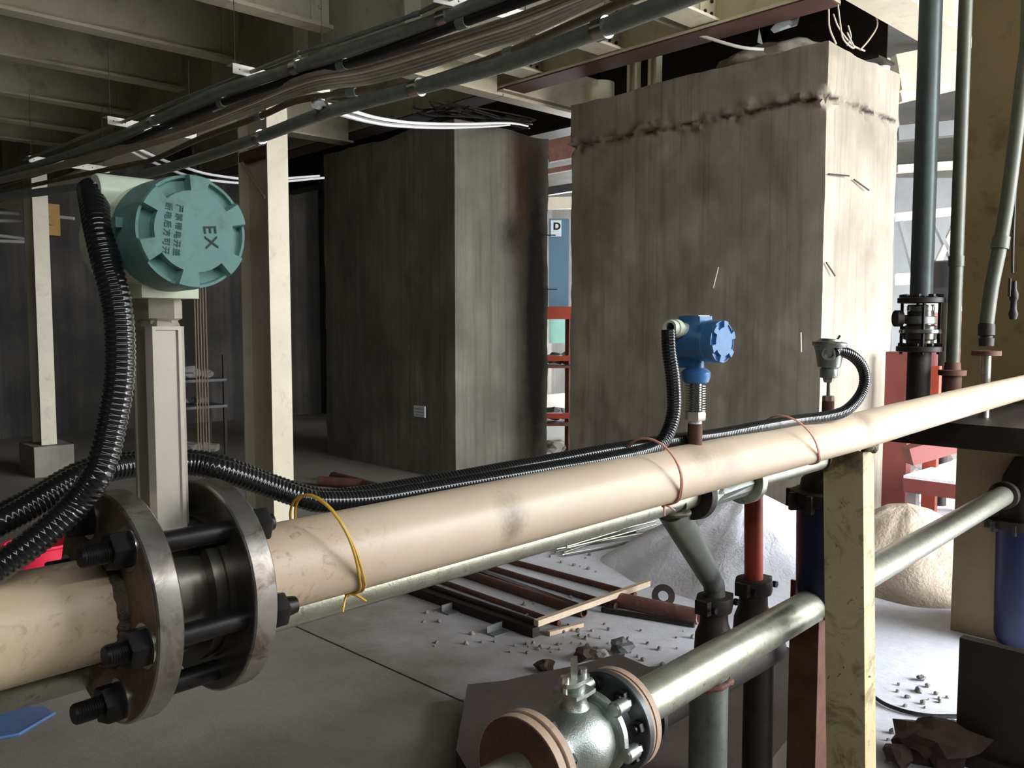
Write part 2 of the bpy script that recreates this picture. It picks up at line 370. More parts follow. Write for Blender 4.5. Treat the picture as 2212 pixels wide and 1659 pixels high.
# left bay beams, ends bolted to the girder
beam_px = [(570, 150), (410, 200), (290, 250), (205, 290), (140, 318)]
ord_ = ['nearest', 'second', 'third', 'fourth', 'fifth']
BZ = 3.27
for i, (x, y) in enumerate([(860, 60)] + beam_px):
    yy = onz(x, y, BZ).y
    if i == 0: yy = onx(715, 70, GX2).y; zz = onx(715, 70, GX2).z
    else: zz = BZ
    bm = nb(); ibeam(bm, (XMIN, yy, zz), (GX2 - 0.02, yy, zz), 0.55, 0.12)
    b = obj('ceiling_beam', bm, 'girder', None, V((GX2, yy, zz)), False)
    lab = 'cream ceiling I-beam at the top edge, higher than the rest of the left row' if i == 0 else 'cream ceiling I-beam of the low left row, %s from the camera' % ord_[i - 1]
    tag(b, lab, 'beam', 'ceiling beams left of the girder')
    b['kind'] = 'thing'
    bm = nb(); box(bm, (GX2 - 0.14, yy - 0.015, zz + 0.03), (GX2 - 0.02, yy + 0.0, zz + 0.5)); obj('end_cleat', bm, 'girder', b, smooth=False)
    for zc in (0.12, 0.22, 0.32, 0.42):
        bm = nb(); cyl(bm, (GX2 - 0.08, yy - 0.03, zz + zc), (GX2 - 0.08, yy - 0.014, zz + zc), 0.014, 6); obj('bolt', bm, 'girder', b)
bm = nb(); box(bm, (XMIN, -2.9, BZ + 0.57), (GX2 - 0.05, 12.6, BZ + 0.65)); struct('trim_1', bm, 'deck', 'dark steel deck resting on the left ceiling beams', 'deck')
# right girder over the concrete piers
GX1, GZ1 = 5.5, 3.63
bm = nb(); ibeam(bm, (GX1, 2.75, GZ1), (GX1, 12.6, GZ1), 0.6, 0.26)
g1 = tag(obj('pier_girder', bm, 'girder', None, V((GX1, 2.75, GZ1)), False), 'olive-cream girder with reddish lower flange running above the concrete piers', 'girder')
bm = nb(); box(bm, (GX1 - 0.13, 2.75, GZ1 - 0.012), (GX1 + 0.13, 12.6, GZ1 - 0.001)); obj('lower_flange_face', bm, 'rust_dark', g1, smooth=False, label='rusty red underside of the lower flange')
mids = [(1145, 178, 'with the bolted end plate'), (1315, 100, 'short and bright, between the conduit and the girder'), (1520, 32, 'at the top edge left of the red flange')]
for x, y, w in mids:
    e = onx(x, y, GX1 - 0.13)
    bm = nb(); ibeam(bm, (GX2 + 0.24, e.y, 3.66), (GX1 - 0.02, e.y, 3.66), 0.42, 0.22)
    b = tag(obj('cross_beam', bm, 'cream_steel', None, V((GX1, e.y, 3.66)), False), 'pale cross beam meeting the pier girder, %s' % w, 'beam', 'cross beams between the girders')
    bm = nb(); box(bm, (GX1 - 0.20, e.y - 0.02, 3.69), (GX1 - 0.01, e.y - 0.008, 4.05)); obj('end_cleat', bm, 'girder', b, smooth=False)
    for r_ in range(2):
        for k in range(4):
            bm = nb(); c = V((GX1 - 0.15 + r_ * 0.08, e.y - 0.02, 3.74 + k * 0.085)); cyl(bm, c, c - V((0, 0.014, 0)), 0.013, 6); obj('bolt', bm, 'dark_iron', b)
e = onx(1240, 255, GX1)
bm = nb(); ibeam(bm, (GX2 + 0.24, 5.85, 3.55), (5.36, 5.85, 3.55), 0.42, 0.16)
tag(obj('cross_beam', bm, 'cream_steel', None, V((5, 5.85, 3.55)), False), 'pale cross beam left of the girder, just above the sagging white cables', 'beam', 'cross beams between the girders')
bm = nb(); ibeam(bm, (5.37, 5.85, 3.55), (6.78, 5.85, 3.55), 0.075, 0.16); box(bm, (5.64, 5.79, 3.625), (6.78, 5.80, 3.95))
tag(obj('cross_beam', bm, 'cream_steel', None, V((6, 5.85, 3.55)), False), 'pale beam end in the gap above the two piers', 'beam', 'cross beams between the girders')
bm = nb(); ibeam(bm, (GX2 + 0.24, 8.3, 3.5), (5.36, 8.3, 3.5), 0.42, 0.22)
tag(obj('cross_beam', bm, 'girder', None, V((5, 8.3, 3.5)), False), 'shadowed cross beam farthest back above the rust-stained pier', 'beam', 'cross beams between the girders')
bm = nb(); ibeam(bm, (6.95, 3.0, 3.58), (6.95, 12.6, 3.58), 0.70, 0.3); tag(obj('rear_girder', bm, 'dark_iron', None, V((6.95, 3.0, 3.58)), False), 'dark girder added behind the pier tops, parallel to the olive-cream one', 'girder')  # added to darken the space behind the pier tops
bm = nb(); ibeam(bm, (5.3, 2.55, GZ1), (7.25, 2.55, GZ1), 0.6, 0.3)
cb = tag(obj('edge_beam', bm, 'cream_steel', None, V((6, 2.75, GZ1)), False), 'bright cream beam over the lit face of the big pier, meeting the red-edged girder', 'beam')
bm = nb(); ibeam(bm, (7.1, 2.38, GZ1), (7.1, -3, GZ1), 0.6, 0.26)
tag(obj('edge_beam', bm, 'cream_steel', None, V((7.1, 0, GZ1)), False), 'cream beam crossing behind the tall pipe near the top right', 'beam')
# ------------------------------------------------------------------ columns
def hcol(x0, y0, w, dp, ztop, label, zbot=0.0):
    t = thing('steel_column', label, 'column', (x0 + w / 2, y0 + dp / 2, zbot), 'thin cream columns on the left'); t['kind'] = 'thing'
    bm = nb(); box(bm, (x0, y0, zbot), (x0 + w, y0 + 0.014, ztop)); obj('flange', bm, 'cream_steel', t, smooth=False)
    bm = nb(); box(bm, (x0, y0 + dp - 0.014, zbot), (x0 + w, y0 + dp, ztop)); obj('flange', bm, 'cream_steel', t, smooth=False)
    bm = nb(); box(bm, (x0 + w / 2 - 0.006, y0 + 0.014, zbot), (x0 + w / 2 + 0.006, y0 + dp - 0.014, ztop)); obj('web', bm, 'cream_steel', t, smooth=False)
    return t
cp = onx(592, 1100, 2.66)
c1 = hcol(cp.x, cp.y, 0.145, 0.40, 2.98, 'thick cream steel column standing just right of the green instrument head')
bm = nb(); pz = onx(592, 318, 2.66).z; box(bm, (cp.x + 0.0, cp.y + 0.014, pz - 0.03), (cp.x + 0.145, cp.y + 0.386, pz + 0.03)); obj('stiffener', bm, 'rust', c1, smooth=False, label='red-brown stiffener plate')
bm = nb(); cyl(bm, V((cp.x, cp.y + 0.34, pz - 0.04)), V((cp.x, cp.y + 0.03, pz - 0.30)), 0.012, 8); obj('brace_rod', bm, 'gasket', c1)
c2p = onz(90, 962, 0.30)
hcol(c2p.x, c2p.y, 0.14, 0.32, 2.98, 'thin cream steel column at the left edge standing on a concrete footing', 0.3)
bm = nb(); box(bm, (c2p.x - 0.10, c2p.y - 0.12, 0), (c2p.x + 0.26, c2p.y + 0.42, 0.30)); bev(bm, 0.01)
tag(obj('column_footing', bm, 'footing', None, V((c2p.x, c2p.y, 0))), 'pale square concrete footing under the far left column', 'footing')

# ------------------------------------------------------------------ concrete piers
def pier(name, lo, hi, mat, label, seam=None, amp=0.012):
    bm = nb(); lo, hi = V(lo), V(hi)
    def grid(o, a, b, na, nb_):
        g = [[bm.verts.new(o + a * (i / na) + b * (j / nb_)) for j in range(nb_ + 1)] for i in range(na + 1)]
        for i in range(na):
            for j in range(nb_): bm.faces.new((g[i][j], g[i + 1][j], g[i + 1][j + 1], g[i][j + 1]))
    d = hi - lo; X, Y, Z = V((d.x, 0, 0)), V((0, d.y, 0)), V((0, 0, d.z)); nz = 100
    grid(lo, Y, Z, 60, nz); grid(lo, X, Z, 36, nz); grid(lo + X, Y, Z, 20, nz); grid(lo + Y, X, Z, 20, nz); grid(lo + Z, X, Y, 36, 60)
    bmesh.ops.remove_doubles(bm, verts=bm.verts[:], dist=0.001)
    c = (lo + hi) / 2
    for v in bm.verts:
        p = v.co.copy(); n = noise.noise(p * 2.2) * amp + noise.noise(p * 9) * amp * 0.4
        out = V((p.x - c.x, p.y - c.y, 0)); out = V((math.copysign(1, out.x) if abs(abs(out.x) - d.x / 2) < 0.01 else 0, math.copysign(1, out.y) if abs(abs(out.y) - d.y / 2) < 0.01 else 0, 0))
        k = n
        if seam:
            zz = p.z - seam + noise.noise(p * 3.0) * 0.06
            if zz > 0: k += 0.007
            if abs(zz) < 0.05: k += noise.noise(p * 22) * 0.045
            if -0.03 < zz < 0.0: k -= 0.02
        v.co += out * k
        if abs(p.z - hi.z) < 0.01: v.co.z += noise.noise(p * 1.7) * 0.035 + noise.noise(p * 7) * 0.012
    o = obj(name, bm, mat, None, V((c.x, c.y, 0)), True); o.data.set_sharp_from_angle(angle=R(50))
    return tag(o, label, 'pier')
pr = pier('concrete_pier', (5.83, 2.93, 0), (7.02, 5.36, 3.47), 'pier', 'big concrete pier with ragged casting joint and brightly lit right side', 3.10)
b2c = onz(985, 1040, 0)
pier('concrete_pier', (b2c.x, b2c.y, 0), (b2c.x + 1.25, b2c.y + 2.3, 3.40), 'pier_stained', 'darker concrete pier farther back with brown rust stains down its right side')
# tie wires sticking out of the big pier's lit face, and nicks
for a, b, w in (((1790, 376), (1834, 380), 'level one, upper left'), ((1845, 388), (1877, 411), 'sloping one beside the level one'), ((1785, 567), (1804, 596), 'lowest one, near the corner')):
    p = ony(a[0], a[1], 2.91); q = ony(b[0], b[1], 2.90); bm = nb(); cyl(bm, p, q, 0.006, 6)
    tag(obj('tie_wire', bm, 'dark_iron', None), 'tie wire on the lit face of the big pier, %s' % w, 'wire', 'tie wires in the big pier')
for i, (a, b) in enumerate((((1172, 508), (1200, 508)), ((1172, 625), (1203, 625)))):
    p = ony(a[0], a[1], b2c.y - 0.02); q = ony(b[0], b[1], b2c.y - 0.04); bm = nb(); cyl(bm, p, q, 0.006, 6)
    tag(obj('tie_wire', bm, 'dark_iron', None), 'tie wire poking from the stained pier, %s' % ('upper of two' if i == 0 else 'lower of two'), 'wire', 'tie wires in the stained pier')
for a, b, w in (((1552, 577), (1541, 622), 'slanting, near the middle'), ((1730, 718), (1731, 760), 'upright, near the lower right corner')):
    p = onx(a[0], a[1], 5.80); q = onx(b[0], b[1], 5.81); bm = nb(); cyl(bm, p, q, 0.004, 6)
    tag(obj('tie_wire', bm, 'tray', None), 'pale tie wire on the shaded pier face, %s' % w, 'wire', 'tie wires in the big pier')
p = onx(897, 875, b2c.x - 0.012); q = onx(921, 902, b2c.x - 0.012)
t = thing('wall_notice', 'small white notice stuck low on the darker pier', 'sign', (p.x, p.y, q.z))
bm = nb(); box(bm, (b2c.x - 0.032, q.y, q.z), (b2c.x - 0.02, p.y, p.z)); obj('panel', bm, 'white_sheet', t, smooth=False)
for k in range(3):
    zz = p.z - 0.03 - k * 0.03; bm = nb(); box(bm, (b2c.x - 0.034, q.y + 0.015, zz - 0.005), (b2c.x - 0.031, p.y - 0.015 - 0.02 * (k == 2), zz)); obj('printed_line', bm, 'slate', t, smooth=False)
# rubble, stub supports and scrap on top of the big pier
bm = nb()
bmesh.ops.create_icosphere(bm, subdivisions=4, radius=1)
for v in bm.verts:
    n = noise.noise(v.co * 3) * 0.25; v.co = V((v.co.x * (0.45 + n * .3), v.co.y * (0.50 + n * .3), max(v.co.z, -0.2) * (0.17 + n * 0.1)))
    v.co += V((6.28, 3.55, 3.49))
tag(obj('mortar_heap', bm, 'pier', None), 'low mound of rough mortar on top of the big pier', 'mortar')
for i, (x, yb, yt) in enumerate(((1378, 170, 125), (1424, 160, 112), (1296, 205, 165))):
    p = onx(x, yb, 6.0); bm = nb(); wv = 0.06 if i < 2 else 0.13
    if i < 2: ibeam(bm, p + V((0, 0, -0.15)), p + V((0, 0, 0.16)), 0.09, 0.08, up=V((0, 1, 0)))
    else: cyl(bm, V((p.x, p.y, 3.40)), V((p.x, p.y, 3.66)), wv, 24)
    tag(obj('support_stub', bm, 'girder', None), ['left thin steel stub between pier top and girder', 'right thin steel stub between pier top and girder', 'round pale stub at the left end of the big pier top'][i], 'support', 'stubs on the big pier')
p = ony(1905, 120, 3.1)
bm = nb(); cyl(bm, V((p.x, p.y, 3.42)), V((p.x, p.y, 3.64)), 0.065, 28)
tag(obj('support_stub', bm, 'cream_steel', None), 'round cream pipe stub standing on the lit end of the big pier', 'support', 'stubs on the big pier')
pts = [onx(x, y, 5.66) for x, y in ((1650, 42), (1664, 50), (1662, 74), (1648, 96), (1636, 92), (1640, 60))]
bm = nb(); vs = [bm.verts.new(p) for p in pts]; f = bm.faces.new(vs); bmesh.ops.solidify(bm, geom=[f], thickness=0.004)
sc_ = thing('scrap_sheet', 'crumpled white sheet wedged between girder and pier top', 'sheet', tuple(pts[3]))
obj('sheet_panel', bm, 'white_sheet', sc_, smooth=False)
pts = [onx(x, y, 5.68) for x, y in ((1668, 50), (1690, 30), (1728, 36), (1722, 56), (1700, 62), (1672, 72), (1664, 64))]
bm = nb(); vs = [bm.verts.new(p) for p in pts]; f = bm.faces.new(vs); bmesh.ops.solidify(bm, geom=[f], thickness=0.004)
obj('sheet_panel', bm, 'white_sheet', sc_, smooth=False)
# dangling wires at the right end of the pier top
dang = [((1810, 10), (1815, 50), (1822, 85), (1845, 104), (1830, 70)), ((1790, 20), (1792, 60), (1806, 95)), ((1890, 25), (1895, 55), (1878, 85), (1858, 108)), ((1832, 55), (1838, 80), (1830, 98)), ((1800, 30), (1812, 60), (1840, 96), (1868, 110))]
for i, w in enumerate(dang):
    bm = nb(); sweep(bm, spline([ony(x, y, 2.72 + 0.01 * i) for x, y in w], 6), 0.006, 6)
    tag(obj('loose_wire', bm, 'grey_cable', None), ['loose wire looping under the bright edge beam', 'leftmost loose wire hanging below the bright edge beam', 'rightmost loose wire curling beside the round stub', 'short loose wire between its longer neighbours over the pier', 'long slack wire sagging to the lit pier top'][i], 'wire', 'loose wires over the big pier')
# ------------------------------------------------------------------ overhead cable rack
RZ = 2.42
def rod_on(pts, r, z=RZ, n=6, seg=12):
    P = [onz(x, y, z) for x, y in pts]; e0 = P[0] + (P[0] - P[1]).normalized() * 2.2; e1 = P[-1] + (P[-1] - P[-2]).normalized() * 2.5
    if e0.y < -2.9: e0 = P[0] + (e0 - P[0]) * ((P[0].y + 2.9) / (P[0].y - e0.y))
    if e1.y > 12.5: e1 = P[-1] + (e1 - P[-1]) * max(0.02, (12.5 - P[-1].y) / (e1.y - P[-1].y))
    bm = nb(); sweep(bm, spline([e0] + P + [e1], n), r, seg); return bm
cond = [
 ('conduit', 'thick grey galvanised conduit, lowest of the overhead runs', [(1520, -22), (1300, 62), (1100, 135), (900, 190), (700, 245), (560, 297), (400, 352), (220, 396), (-40, 432)], 0.025, 'conduit', 2.30),
 ('conduit', 'brown conduit running just above the thick grey one', [(1300, 25), (1100, 112), (900, 180), (760, 200), (640, 218), (560, 252), (430, 300), (330, 345), (250, 362)], 0.013, 'rust_conduit', 2.36),
 ('conduit', 'heavy grey conduit ending at the top centre, above the cable rack', [(1130, -30), (960, 38), (800, 92), (640, 146), (480, 196), (330, 262), (160, 330), (-40, 392)], 0.022, 'conduit', 2.48),
 ('conduit', 'dark conduit directly beneath the heavy one', [(1200, -25), (1000, 48), (860, 100), (740, 140), (600, 182), (480, 222), (330, 284), (180, 345), (-40, 410)], 0.017, 'black_cable', 2.45),
 ('conduit', 'thin steel conduit along the upper left of the rack', [(1010, -20), (900, 30), (760, 80), (640, 118), (480, 180)], 0.008, 'conduit', 2.52),
]
for nm, lab, pts, r, mt, z in cond:
    t = thing('conduit', lab, 'conduit', tuple(onz(*pts[-1], z)), 'overhead conduits')
    obj('tube', rod_on(pts, r, z), mt, t)
    for k in (1, 3, 5) if len(pts) > 6 else (1, 3):
        a, b = onz(*pts[k], z), onz(*pts[k + 1], z); d = (b - a).normalized()
        bm = nb(); cyl(bm, a - d * 0.02, a + d * 0.02, r * 1.22, 20)
        obj('coupling', bm, 'steel' if r > 0.02 else 'conduit', t)
names = ['first', 'second', 'third', 'fourth', 'fifth', 'sixth', 'seventh']
for i in range(7):
    o = i * 7
    pts = [(1290 + i * 14, -30 - i), (1130 + o * .6, 30 + o * .9), (1020 + o * .6, 66 + o * .9), (900 + o * .5, 104 + o * 1.0), (780 + o * .5, 140 + o * .9), (660 + o * .4, 165 + o * .7), (540 + o * .4, 215 + o * .5), (380 + o * .3, 278 + o * .4), (160, 345 + o * .3), (-60, 400 + o * .2)]
    bm = rod_on(pts, 0.009 + 0.003 * (i % 3 == 1), 2.44 - 0.004 * (i % 2), 6, 8)
    tag(obj('rack_cable', bm, ['grey_cable', 'grey_cable', 'tray', 'grey_cable', 'grey_cable', 'conduit', 'grey_cable'][i], None), '%s cable in the rack bundle, %s from its upper left' % (['dull grey', 'thicker grey', 'pale', 'dull grey', 'thicker grey', 'blue-grey', 'dull grey'][i], names[i]), 'cable', 'grey cables on the rack')
# perforated angle brackets carrying the runs
for i, (a, b) in enumerate((((935, 5), (1152, 55)), ((502, 158), (712, 205)), ((232, 268), (424, 302)), ((62, 350), (236, 374)))):
    p, q = onz(a[0], a[1], 2.50), onz(b[0], b[1], 2.50); d = (q - p).normalized(); s = d.cross(V((0, 0, 1)))
    if s.y > 0: s = -s
    L = (q - p).length; m = frame_m(p, d, s, V((0, 0, 1)))
    t = thing('rack_bracket', 'pale perforated bracket, %s' % ['the one at the top centre with three holes showing', 'beside the top of the thick cream column', 'above the green instrument head', 'at the far left above the thin column'][i], 'bracket', tuple(p), 'perforated rack brackets')
    bm = nb()
    x = 0; hw = 0.003
    box(bm, (0, 0, 0), (L, 0.004, 0.017), m); box(bm, (0, 0, 0.023), (L, 0.004, 0.040), m)
    xs = [0.03 + 0.06 * k for k in range(int(L / 0.06) + 1) if 0.03 + 0.06 * k < L - 0.01]; e0 = 0
    for xx in xs: box(bm, (e0, 0, 0.017), (xx - hw, 0.004, 0.023), m); e0 = xx + hw
    box(bm, (e0, 0, 0.017), (L, 0.004, 0.023), m)
    obj('face', bm, 'tray', t, smooth=False)
    bm = nb(); box(bm, (0, -0.045, 0.036), (L, 0, 0.040), m); obj('ledge', bm, 'tray', t, smooth=False)
    for f_ in (0.05, 0.95):
        bm = nb(); c = p + d * (L * f_) - s * 0.02; cyl(bm, c + V((0, 0, 0.03)), c + V((0, 0, 0.42 if i else 1.6)), 0.0015, 6); obj('hanger_rod', bm, 'dark_iron', t)
# chain hook under the thick conduit
bm = nb(); hk = [onz(x, y, 2.30) for x, y in ((676, 222), (684, 214), (700, 216), (708, 232), (706, 248), (694, 254), (684, 246), (680, 232))]
sweep(bm, spline(hk, 5), 0.006, 8); tag(obj('pipe_hook', bm, 'steel', None), 'bent steel hook holding the thick conduit', 'hook')
# sagging white cables
wc = [([(680, 226), (740, 246), (800, 262), (860, 271), (960, 275), (1060, 272), (1105, 268)], 'brighter white cable sagging from the rack to the stained pier'),
      ([(690, 222), (760, 240), (820, 256), (900, 266), (1000, 268), (1100, 266), (1140, 272)], 'thin white cable just above the brighter sagging one'),
      ([(275, 322), (330, 350), (400, 378), (460, 390), (560, 396), (700, 384)], 'lower white cable sagging behind the green instrument head'),
      ([(290, 318), (350, 345), (400, 362), (460, 378), (560, 388), (690, 380)], 'upper white cable sagging behind the green instrument head')]
for i, (pts, lab) in enumerate(wc):
    bm = nb()
    P = [dep(x, y, (3.1 + 5.3 * (k / (len(pts) - 1))) if i < 2 else 5.2 + 2.3 * k / (len(pts) - 1)) for k, (x, y) in enumerate(pts)]
    sweep(bm, spline(P, 6), 0.014 if i == 0 else 0.010, 8); tag(obj('white_cable', bm, 'white_plastic', None), lab, 'cable', 'white sagging cables')
bm = nb(); sweep(bm, spline([onx(x, y, 5.3 + 0.1 * k) for k, (x, y) in enumerate(((1395, 32), (1450, 55), (1530, 82), (1600, 102), (1650, 107)))], 6), 0.012, 8)
tag(obj('white_cable', bm, 'tray', None), 'pale cable drooping from the thick conduit to the big pier top', 'cable', 'white sagging cables')
bm = nb()
for k in range(16):
    rr = random.Random(k); P = [V((b2c.x + rr.uniform(-.3, .9), b2c.y + rr.uniform(-.2, .3), 3.40 + rr.uniform(0, .12))) for _ in range(6)]
    sweep(bm, spline(P, 5), 0.008, 5)
tag(obj('tangled_wire', bm, 'dark_iron', None), 'nest of tangled wire on top of the stained pier', 'wire', None, 'stuff')

# ================================================================== main cream pipe with flanges
def hexnut(bm, c, d, af, h, chamfer=True):
    rr = af / math.sqrt(3)
    lathe(bm, c, d, [(0, rr * 0.93), (h * 0.12, rr), (h * 0.88, rr), (h, rr * 0.93)], 6, True, R(12))
mp = thing('main_pipe', 'long cream painted pipe crossing the picture from lower left to upper right', 'pipe', tuple(pipe(1.5, 0, -0.05)))
bm = nb(); P = []
for t in [(-1.1) + 0.02 * i for i in range(int((-0.257 + 1.1) / 0.02) + 1)] + [-0.254]: P.append(pipe(t))
sweep(bm, [P[0], P[-1]], 0.0445, 56); obj('tube', bm, 'pipe', mp)
bm = nb(); kink = [pipe(-0.150), pipe(1.0), pipe(1.5, 0, 0), pipe(1.75, 0, 0.004), pipe(2.4, 0, 0.012), pipe(4.2, 0, 0.03)]
sweep(bm, kink, 0.0445, 56); obj('tube', bm, 'pipe', mp)
def disc_flange(t0, t1, ro, ri, parent, face_side):
    bm = nb(); lathe(bm, pipe(t0), PD, [(0, ri), (0, ro - 0.0015), (0.0015, ro), (t1 - t0 - 0.0015, ro), (t1 - t0, ro - 0.0015), (t1 - t0, ri)], 96, False)
    return obj('flange', bm, 'flange', parent)
fl1 = disc_flange(-0.257, -0.235, 0.1, 0.043, mp, -1); fl2 = disc_flange(-0.170, -0.148, 0.0985, 0.043, mp, 1)
# grimy inner faces
bm = nb(); lathe(bm, pipe(-0.2576), PD, [(0, 0.0442), (0, 0.0975), (0.0004, 0.098), (0.0004, 0.0442)], 96, False); obj('stained_face', bm, 'flange_face', mp, label='stained left face of the left flange')
bm = nb(); lathe(bm, pipe(-0.1706), PD, [(0, 0.0442), (0, 0.096), (0.0004, 0.0965), (0.0004, 0.0442)], 96, False); obj('stained_face', bm, 'meter_body', mp, label='dark inner face of the right flange')
for t0, rr in ((-0.2585, 0.0485), (-0.1465, 0.0475)):
    bm = nb(); n = 140; seg = 10; rings = []
    for i in range(n):
        a = 2 * math.pi * i / n; rad = V((0, 0, 0)) + E1 * math.cos(a) + E2 * math.sin(a); c = pipe(t0) + rad * (rr - 0.003); r0 = 0.0058 * (1 + 0.22 * noise.noise(V((i * .35, t0 * 9, 1))) + 0.10 * (i % 4 < 2))
        rings.append([bm.verts.new(c + rad * r0 * math.cos(2 * math.pi * k / seg) + PD * r0 * 1.2 * math.sin(2 * math.pi * k / seg)) for k in range(seg)])
    for i in range(n):
        for k in range(seg): bm.faces.new((rings[i][k], rings[(i + 1) % n][k], rings[(i + 1) % n][(k + 1) % seg], rings[i][(k + 1) % seg]))
    obj('weld_bead', bm, 'weld', mp)
for i, ang in enumerate((-50, 10, 70, 130, 190, 250)):
    a_, b_ = -math.cos(R(ang)) * 0.079, -math.sin(R(ang)) * 0.079
    bm = nb(); c = pipe(0, a_, b_); 
    p0 = pipe(-0.296 + 0.006 * (i % 2), a_, b_); prof = [(0, 0.0075), (0.002, 0.0088)]
    L = 0.172; s = 0.002
    while s < 0.032: prof += [(s + 0.001, 0.0082), (s + 0.002, 0.0090)]; s += 0.002
    prof += [(0.034, 0.0095), (L - 0.01, 0.0095), (L, 0.0080)]
    lathe(bm, p0, PD, prof, 20); sb = obj('stud_bolt', bm, 'bolt', mp)
    bm = nb(); hexnut(bm, pipe(-0.2745, a_, b_), PD, 0.029, 0.0165); obj('hex_nut', bm, 'bolt', sb)
    bm = nb(); lathe(bm, pipe(-0.2590, a_, b_), PD, [(0, 0.0185), (0.0022, 0.0185)], 28); obj('washer', bm, 'steel', sb)
    bm = nb(); hexnut(bm, pipe(-0.1478, a_, b_), PD, 0.029, 0.0165); obj('hex_nut', bm, 'bolt', sb)

# ================================================================== flow meter with the green head
MT = -0.2035
fm = thing('flow_meter', 'flow meter with tall silver neck and big green cap, between two flanges', 'flow meter', tuple(pipe(MT, 0, -0.06)))
bm = nb(); lathe(bm, pipe(-0.2348), PD, [(0, 0.0425), (0, 0.060), (0.004, 0.060), (0.005, 0.056), (0.036, 0.056), (0.037, 0.053), (0.046, 0.053), (0.0465, 0.066), (0.0535, 0.066), (0.054, 0.0635), (0.058, 0.0635), (0.0585, 0.067), (0.0646, 0.067)], 80); obj('meter_body', bm, 'meter_body', fm)
Z3 = V((0, 0, 1)); HX = V((PD.x, PD.y, 0)).normalized(); HY = V((-HX.y, HX.x, 0))
NB = pipe(MT); 
def neckm(z): return frame_m(V((NB.x, NB.y, z)), HX, HY, Z3)
bm = nb(); box(bm, (-0.024, -0.030, 0), (0.024, 0.030, 0.012), neckm(1.302)); bev(bm, 0.003); box(bm, (-0.030, -0.012, 0.0), (0.03, 0.012, 0.006), neckm(1.300)); obj('neck_foot', bm, 'alu', fm)
def octo(w, c): return [(-w + c, -w), (w - c, -w), (w, -w + c), (w, w - c), (w - c, w), (-w + c, w), (-w, w - c), (-w, -w + c)]
bm = nb(); prism(bm, octo(0.0178, 0.0045), 0, 0.184, neckm(1.314))
top = [v for v in bm.verts if v.co.z > 1.49]
# long recessed panel on every broad side
for f in [f for f in bm.faces if f.calc_area() > 0.003]:
    f.normal_update(); n = f.normal.copy(); c = f.calc_center_median(); vv = [v.co.copy() for v in f.verts]
    r1 = bmesh.ops.inset_individual(bm, faces=[f], thickness=0.0045, depth=0)
    r2 = bmesh.ops.inset_individual(bm, faces=[f], thickness=0.0009, depth=-0.0016)
obj('neck', bm, 'alu', fm)
bm = nb(); rings = lathe(bm, V((NB.x, NB.y, 1.4975)), Z3, [(0, 0.0192), (0.004, 0.0175), (0.009, 0.013)], 8, True, R(22.5)); obj('neck_collar', bm, 'alu', fm)
bm = nb(); lathe(bm, V((NB.x, NB.y, 1.500)), Z3, [(0, 0.0175), (0.003, 0.0175), (0.005, 0.0212), (0.0205, 0.0212), (0.0225, 0.020)], 6, True, R(10)); obj('neck_nut', bm, 'alu', fm)
# bracket under the head
bz = 1.5225
bm = nb(); box(bm, (-0.027, -0.030, 0), (0.024, 0.026, 0.0135), neckm(bz)); bev(bm, 0.002, 2); obj('head_bracket', bm, 'housing', fm)
bm = nb(); lathe(bm, V((NB.x, NB.y, bz + 0.012)), Z3, [(0, 0.021), (0.03, 0.021)], 32); obj('head_stem', bm, 'housing', fm)
HC = V((NB.x - 0.003, NB.y, 1.5745)); FD = V((0.0, -1, 0.0))   # the head axis faces across the pipe
bm = nb(); lathe(bm, HC - FD * 0.055, FD, [(0, 0.036), (0.006, 0.044), (0.010, 0.0465), (0.092, 0.0465)], 72); obj('housing', bm, 'housing', fm)
PC = V((HC.x - 0.046, HC.y + 0.002, 1.609))
bm = nb(); lathe(bm, PC, V((1, 0, 0)), [(0.03, 0.0102), (0.001, 0.0105), (0, 0.0112), (0, 0.0172), (0.002, 0.0182), (0.085, 0.0182)], 40, False); obj('conduit_port', bm, 'housing', fm)
bm = nb(); lathe(bm, PC + V((0.012, 0, 0)), V((1, 0, 0)), [(0, 0.0104), (0.002, 0.0104)], 24); obj('port_bore', bm, 'copper', fm)
bm = nb(); box(bm, (HC.x - 0.008, HC.y - 0.02, HC.z + 0.035), (HC.x + 0.05, HC.y + 0.022, HC.z + 0.045)); bev(bm, 0.003); obj('housing_top', bm, 'housing', fm)
